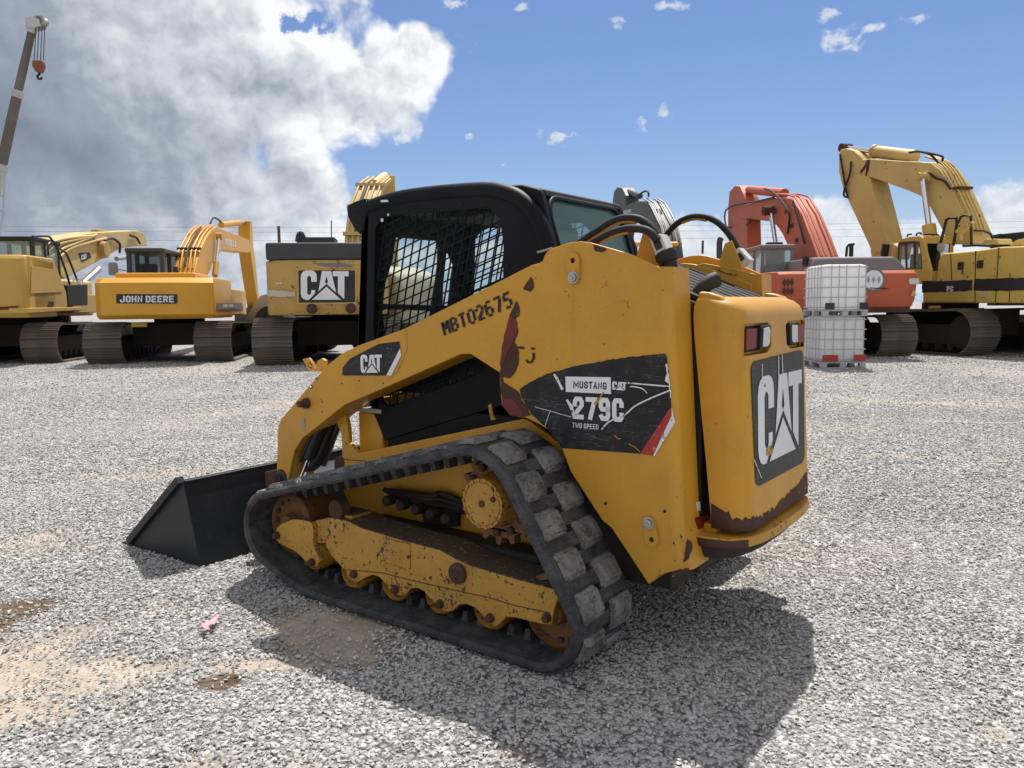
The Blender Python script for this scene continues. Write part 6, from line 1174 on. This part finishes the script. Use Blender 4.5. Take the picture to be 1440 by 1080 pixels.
a, c = F.py(*C8((705, 300))[0], yB+.2), F.py(*C8((763, 740))[0], yB+.2); m_ = a.lerp(c, .80); b = MB(); b.tube([c, m_], .19, 14); cy = b.build('boom_cylinder', 'pc_yellow', PC); b = MB(); b.tube([m_, a], .085, 12); b.build('cylinder_rod', 'chrome', cy); b = MB(); b.lathe(a+Vector((0, -.2, 0)), (0, 1, 0), [(0, .2), (.1, .2), (.12, .12), (.4, .12)], 16); b.build('cylinder_eye', 'pc_boom', cy)
for L, r_ in ((((825, 830), (880, 610), (900, 598), (950, 600), (955, 640), (930, 800)), .04), (((960, 640), (985, 590), (1010, 580), (1055, 585), (1060, 800)), .035), (((950, 700), (1040, 620), (1075, 640)), .045), (((985, 760), (985, 710), (1060, 650)), .045), (((1080, 690), (1150, 690), (1200, 715), (1215, 750)), .03), (((1000, 800), (1100, 795), (1200, 800)), .04)):
    b = MB(); b.tube(pts3(F.py, 1.2, C8(*L)), r_, 7); b.build('handrail', 'pc_boom' if r_ == .045 else 'oily', PC)
p = F.py(*C8((835, 815))[0], 1.3); b = MB(); b.lathe(p, (-1, 0, 0), [(0, .12), (.03, .13), (.05, .02)], 16); b.build('mirror', 'steel', PC)
b = MB(); b.prism(pts3(F.py, 1.0, C8((1120, 790), (1160, 750), (1240, 750), (1260, 790))), (0, -.5, 0)); b.prism(pts3(F.py, 1.0, C8((1330, 800), (1380, 760), (1480, 740), (1480, 800))), (0, -.8, 0)); b.build('deck_cover', 'pc_boom', PC, bevel=.02)

# ---- dark tipper body behind the right edge
F = Frame(field(25.5, -17.2), YAW+R(15)); TR = root('dump_trailer', 'black high-sided trailer body showing behind the rightmost excavator', 'trailer', F.o, YAW+R(15))
z1 = F.py(1425, 327, 1.3).z; xa = F.py(1392, 335, 1.3).x; b = MB(); b.box(-7, xa, -1.3, 1.3, 1.3, z1); tb = b.build('trailer_body', 'ibc_black', TR, bevel=.03)
for k in range(6): b = MB(); xx = xa-.4-k*1.3; b.box(xx-.06, xx+.06, 1.3, 1.38, 1.3, z1); b.build('body_rib', 'ibc_black', tb)
for xx in (-5.5, -4.2, xa-1.2):
    for s in (1, -1): b = MB(); b.lathe((xx, s*1.25-.15, .52), (0, 1, 0), [(0, .3), (.02, .5), (.28, .5), (.3, .3)], 20); b.build('wheel', 'rubber', TR)

# ---- cream machine seen through the caged cab
F = Frame(field(24.5, 4.9), YAW+R(60)); CR = root('wheel_loader', 'cream wheel loader with rounded hood, seen through the mesh of the black cab', 'wheel loader', F.o, YAW+R(60))
b = MB(); b.prism([(-2.6, 1.1, 1.0), (-2.75, 1.1, 1.7), (-2.5, 1.1, 2.4), (-1.9, 1.1, 2.66), (-1.0, 1.1, 2.72), (-.2, 1.1, 2.68), (-.2, 1.1, 1.0)], (0, -2.2, 0)); b.build('engine_hood', 'cream', CR, bevel=.2, seg=4)
cabbox(CR, -.1, 1.7, -.8, .8, 1.6, 3.15, 'cream', .12, 'dark_glass')
for xx in (-1.6, 2.4):
    for s in (1, -1): b = MB(); b.lathe((xx, s*1.05-.3, .8), (0, 1, 0), [(0, .4), (.05, .75), (.15, .8), (.45, .8), (.55, .75), (.6, .4)], 24); b.build('wheel', 'rubber', CR)
b = MB(); b.box(-2.4, 3.2, -.6, .6, .7, 1.2); b.build('frame', 'hood_dark', CR, bevel=.04)
b = MB(); b.prism([(2.6, .9, 1.4), (4.3, .9, .5), (4.6, .9, .5), (3.2, .9, 1.9), (2.6, .9, 2.0)], (0, -1.8, 0)); b.build('lift_arm', 'cream', CR, bevel=.04)

# ---- two caged tanks stacked one on the other
F = Frame(field(17.25, -7.38), YAW); 
def tank(z0, label, pm, tint_, dy=0.):
    o = root('caged_tank', label, 'tank', F.o+Vector((0, 0, z0))+F.y*dy, YAW, 'caged liquid tanks'); W_, D_ = 1.0, 1.2
    b = MB(); b.box(0, D_, -W_/2, W_/2, .115, .145); 
    for x in (0.005, D_/2-.05, D_-.105): b.box(x, x+.1, -W_/2+.002, W_/2-.002, .0, .02)
    for x in (0, D_/2-.06, D_-.12):
        for y in (-W_/2, -.07, W_/2-.14): b.box(x+.003, x+.117, y+.003, y+.137, .02, .115)
    b.build('pallet', 'ibc_steel', o, bevel=.006)
    b = MB(); bt_ = [[Vector((x+D_/2, y, z_)) for x, y in rrect(-D_/2+.03+i_, D_/2-.03-i_, -W_/2+.03+i_, W_/2-.03-i_, .09)] for z_, i_ in ((.15, .05), (.19, .005), (.4, 0), (.95, 0), (1.08, .0), (1.125, .02), (1.145, .07))]; b.loft(bt_); bo = b.build('bottle', 'ibc_plastic', o, smooth=60)
    b = MB(); b.lathe((D_/2, 0, 1.14), (0, 0, 1), [(0, .09), (.015, .09), (.02, .075)], 20); b.build('lid', pm, bo)
    for k in range(5):
        z_ = .20+.22*k; b = MB(); rr = [Vector((x+D_/2, y, z_)) for x, y in rrect(-D_/2+.005, D_/2-.005, -W_/2+.005, W_/2-.005, .05)]; b.tube(rr+rr[:1], .011, 6, cap=False); b.build('cage_bar', 'ibc_steel', o)
    for y in (-.43, -.24, .0, .24, .43)if z0 < 1 else (-.42, -.27, 0, .16, .33):
        for x in (.0, D_): b = MB(); b.tube([(x, y, .13), (x, y, 1.13)], .0105, 6); b.build('cage_bar', 'ibc_steel', o)
    for x in (.16, .34, .52, .7, .88, 1.06):
        for y in (-W_/2, W_/2): b = MB(); b.tube([(x, y, .13), (x, y, 1.13)], .0105, 6); b.build('cage_bar', 'ibc_steel', o)
    for y0, y1 in ((.13, .48), (-.49, -.22)) if z0 < 1 else ((.25, .46), (-.49, -.30)):
        b = MB(); b.box(-.016, -.008, y0, y1, .155, .30); b.build('marker_plate', pm, o)
    return o
tank(0, 'white caged tank with red plates, standing on the gravel under another tank', 'ibc_red', 0); tank(1.152, 'white caged tank with black plates, stacked on top of the lower tank', 'ibc_black', 0, -.01)

# ---- crane boom over the far left
F = Frame(field(44, 0), YAW); CN = root('mobile_crane', 'tall brown lattice-free crane boom with red hook block, leaning over the left side', 'crane', field(44, 33), YAW)
CN['label'] = 'tall telescopic crane boom with red hook block, rising past the left edge'
G = Frame(field(44, 33), YAW); tip = G.px(46.5, 36, 0); j1 = G.px(24.5, 132, 0); j2 = G.px(1.5, 236, 0); foot = G.px(-48, 440, 0); foot.z = 2.6
b = MB(); b.beam(j1, tip, .3, .37, .30, (1, 0, 0)); b.build('boom_section', 'crane_brown', CN, bevel=.04); b = MB(); b.beam(j2, j1, .36, .44, .40, (1, 0, 0)); b.build('boom_section', 'crane_brown', CN, bevel=.04)
b = MB(); b.beam(foot, j2, .5, .7, .5, (1, 0, 0)); b.build('boom_base', 'crane_light', CN, bevel=.05)
d = (tip-j1).normalized()
for p_, w_ in ((j1, .46), (j2, .54), (tip-d*.2, .36)): b = MB(); b.beam(p_-d*.2, p_+d*.2, .44, w_, w_, (1, 0, 0)); b.build('boom_collar', 'crane_light', CN, bevel=.03)
for s in (.28, -.28): b = MB(); b.prism([tip+Vector((s, y_, z_)) for y_, z_ in ((.26, -.2), (.22, .3), (-.1, .38), (-.5, .25), (-.56, -.1), (-.2, -.2))], (.05, 0, 0)); b.build('head_plate', 'crane_light', CN)
for y_ in (-.35, -.5): b = MB(); b.lathe(tip+Vector((-.2, y_, .2)), (1, 0, 0), [(0, .26), (.1, .22), (.3, .22), (.4, .26)], 18); b.build('sheave', 'steel', CN)
hk = G.px(54.7, 92, 0)
for k, uu in enumerate((-.25, -.08, .1, .26)): b = MB(); b.tube([tip+Vector((0, -.42-uu*.9, .15)), hk+Vector((0, -uu, .25))], .022, 5); b.build('hoist_rope', 'oily', CN)
b = MB(); b.prism([hk+Vector((-.2, y_, z_)) for y_, z_ in ((.24, .22), (.27, -.08), (.11, -.38), (-.11, -.38), (-.27, -.08), (-.24, .22))], (.4, 0, 0)); hb = b.build('hook_block', 'hook_red', CN, bevel=.04)
b = MB(); b.tube(spline([hk+Vector((0, y_, z_)) for y_, z_ in ((0, -.38), (.02, -.48), (.12, -.56), (.08, -.70), (-.06, -.71), (-.12, -.62))], 4), .06, 8); b.build('hook', 'oily', hb)
b = MB(); b.tube([j2+Vector((-.5, -.5, -.3)), j2+Vector((-.5, -.25, -2.5)), j2+Vector((-.5, 0.3, -5))], .04, 6); b.tube([j2+Vector((-.5, -.2, -.4)), j2+Vector((-.5, .1, -2.6)), j2+Vector((-.5, .6, -5))], .04, 6)
for k in range(6): q = j2+Vector((-.5, -.45+.15*k, -.8-.8*k)); b.tube([q+Vector((0, -.05, 0)), q+Vector((0, .32, 0))], .035, 5)
b.build('boom_ladder', 'crane_light', CN)
b = MB(); b.box(-1.3, 1.3, foot.y-2, foot.y+6, 1.2, 2.1); b.box(-1., 1., foot.y-.8, foot.y+2.2, 2.1, 3.0); b.build('carrier', 'pc_yellow', CN, bevel=.08)
for k in range(4):
    for s in (-1.1, .75): b = MB(); b.lathe((s, foot.y-1.2+k*2.0, .6), (1, 0, 0), [(0, .3), (.03, .58), (.32, .58), (.35, .3)], 20); b.build('wheel', 'rubber', CN)

# ---- utility pole and overhead lines, scraps on the gravel
pb = field(60, 17.6); PO = link('utility_pole', None); 
b = MB(); b.tube([(0, 0, -.3), (0, 0, 7.7)], [.16, .11], 10); bpy.data.objects.remove(PO); po = b.build('utility_pole', 'pole_wood'); po.location = pb; tag(po, 'plain dark utility pole standing far behind, above the black hood', 'pole')
F = Frame(field(62, 0), YAW)
for nm, va, vb in (('upper', 318, 309), ('middle', 324, 318), ('low', 337, 327)):
    L = []
    for k in range(25):
        f_ = k/24; s_ = 4*f_*(1-f_); p = F.px(-150+1750*f_, va+(vb-va)*f_+5*s_, 0); L.append(p)
    b = MB(); b.tube([field(62, 0, 0)+F.x*p.x+F.y*p.y+Vector((0, 0, p.z)) for p in L], .011, 4); o = b.build('overhead_line', 'oily'); tag(o, {'upper': 'highest of the thin overhead lines crossing behind the machines', 'middle': 'middle one of the thin overhead lines behind the machines', 'low': 'lowest of the thin overhead lines crossing behind the machines'}[nm], 'power line', 'overhead lines')
g = W.pz(297, 877, 0); b = MB()
for u0 in ([(283, 884), (292, 876), (297, 879), (289, 887)], [(292, 878), (304, 867), (309, 869), (301, 881)], [(286, 880), (296, 888), (292, 889), (282, 884)]):
    P_ = [W.pz(u, v, .02)+Vector((0, 0, random.uniform(.002, .012))) for u, v in u0]; b.prism(P_, (0, 0, .003))
o = b.build('plastic_scrap', 'pink', smooth=0); tag(o, 'crumpled strip of pink flagging tape lying on the gravel', 'scrap')
b = MB(); P_ = [W.pz(u, v, .05) for u, v in ((127, 506), (160, 503.5), (163, 506), (150, 508), (130, 508.5))]; b.prism(P_, (0, 0, .07)); o = b.build('cloth_scrap', 'blue_cloth', bevel=.02); tag(o, 'flattened blue cloth lying before the leftmost excavator track', 'scrap')
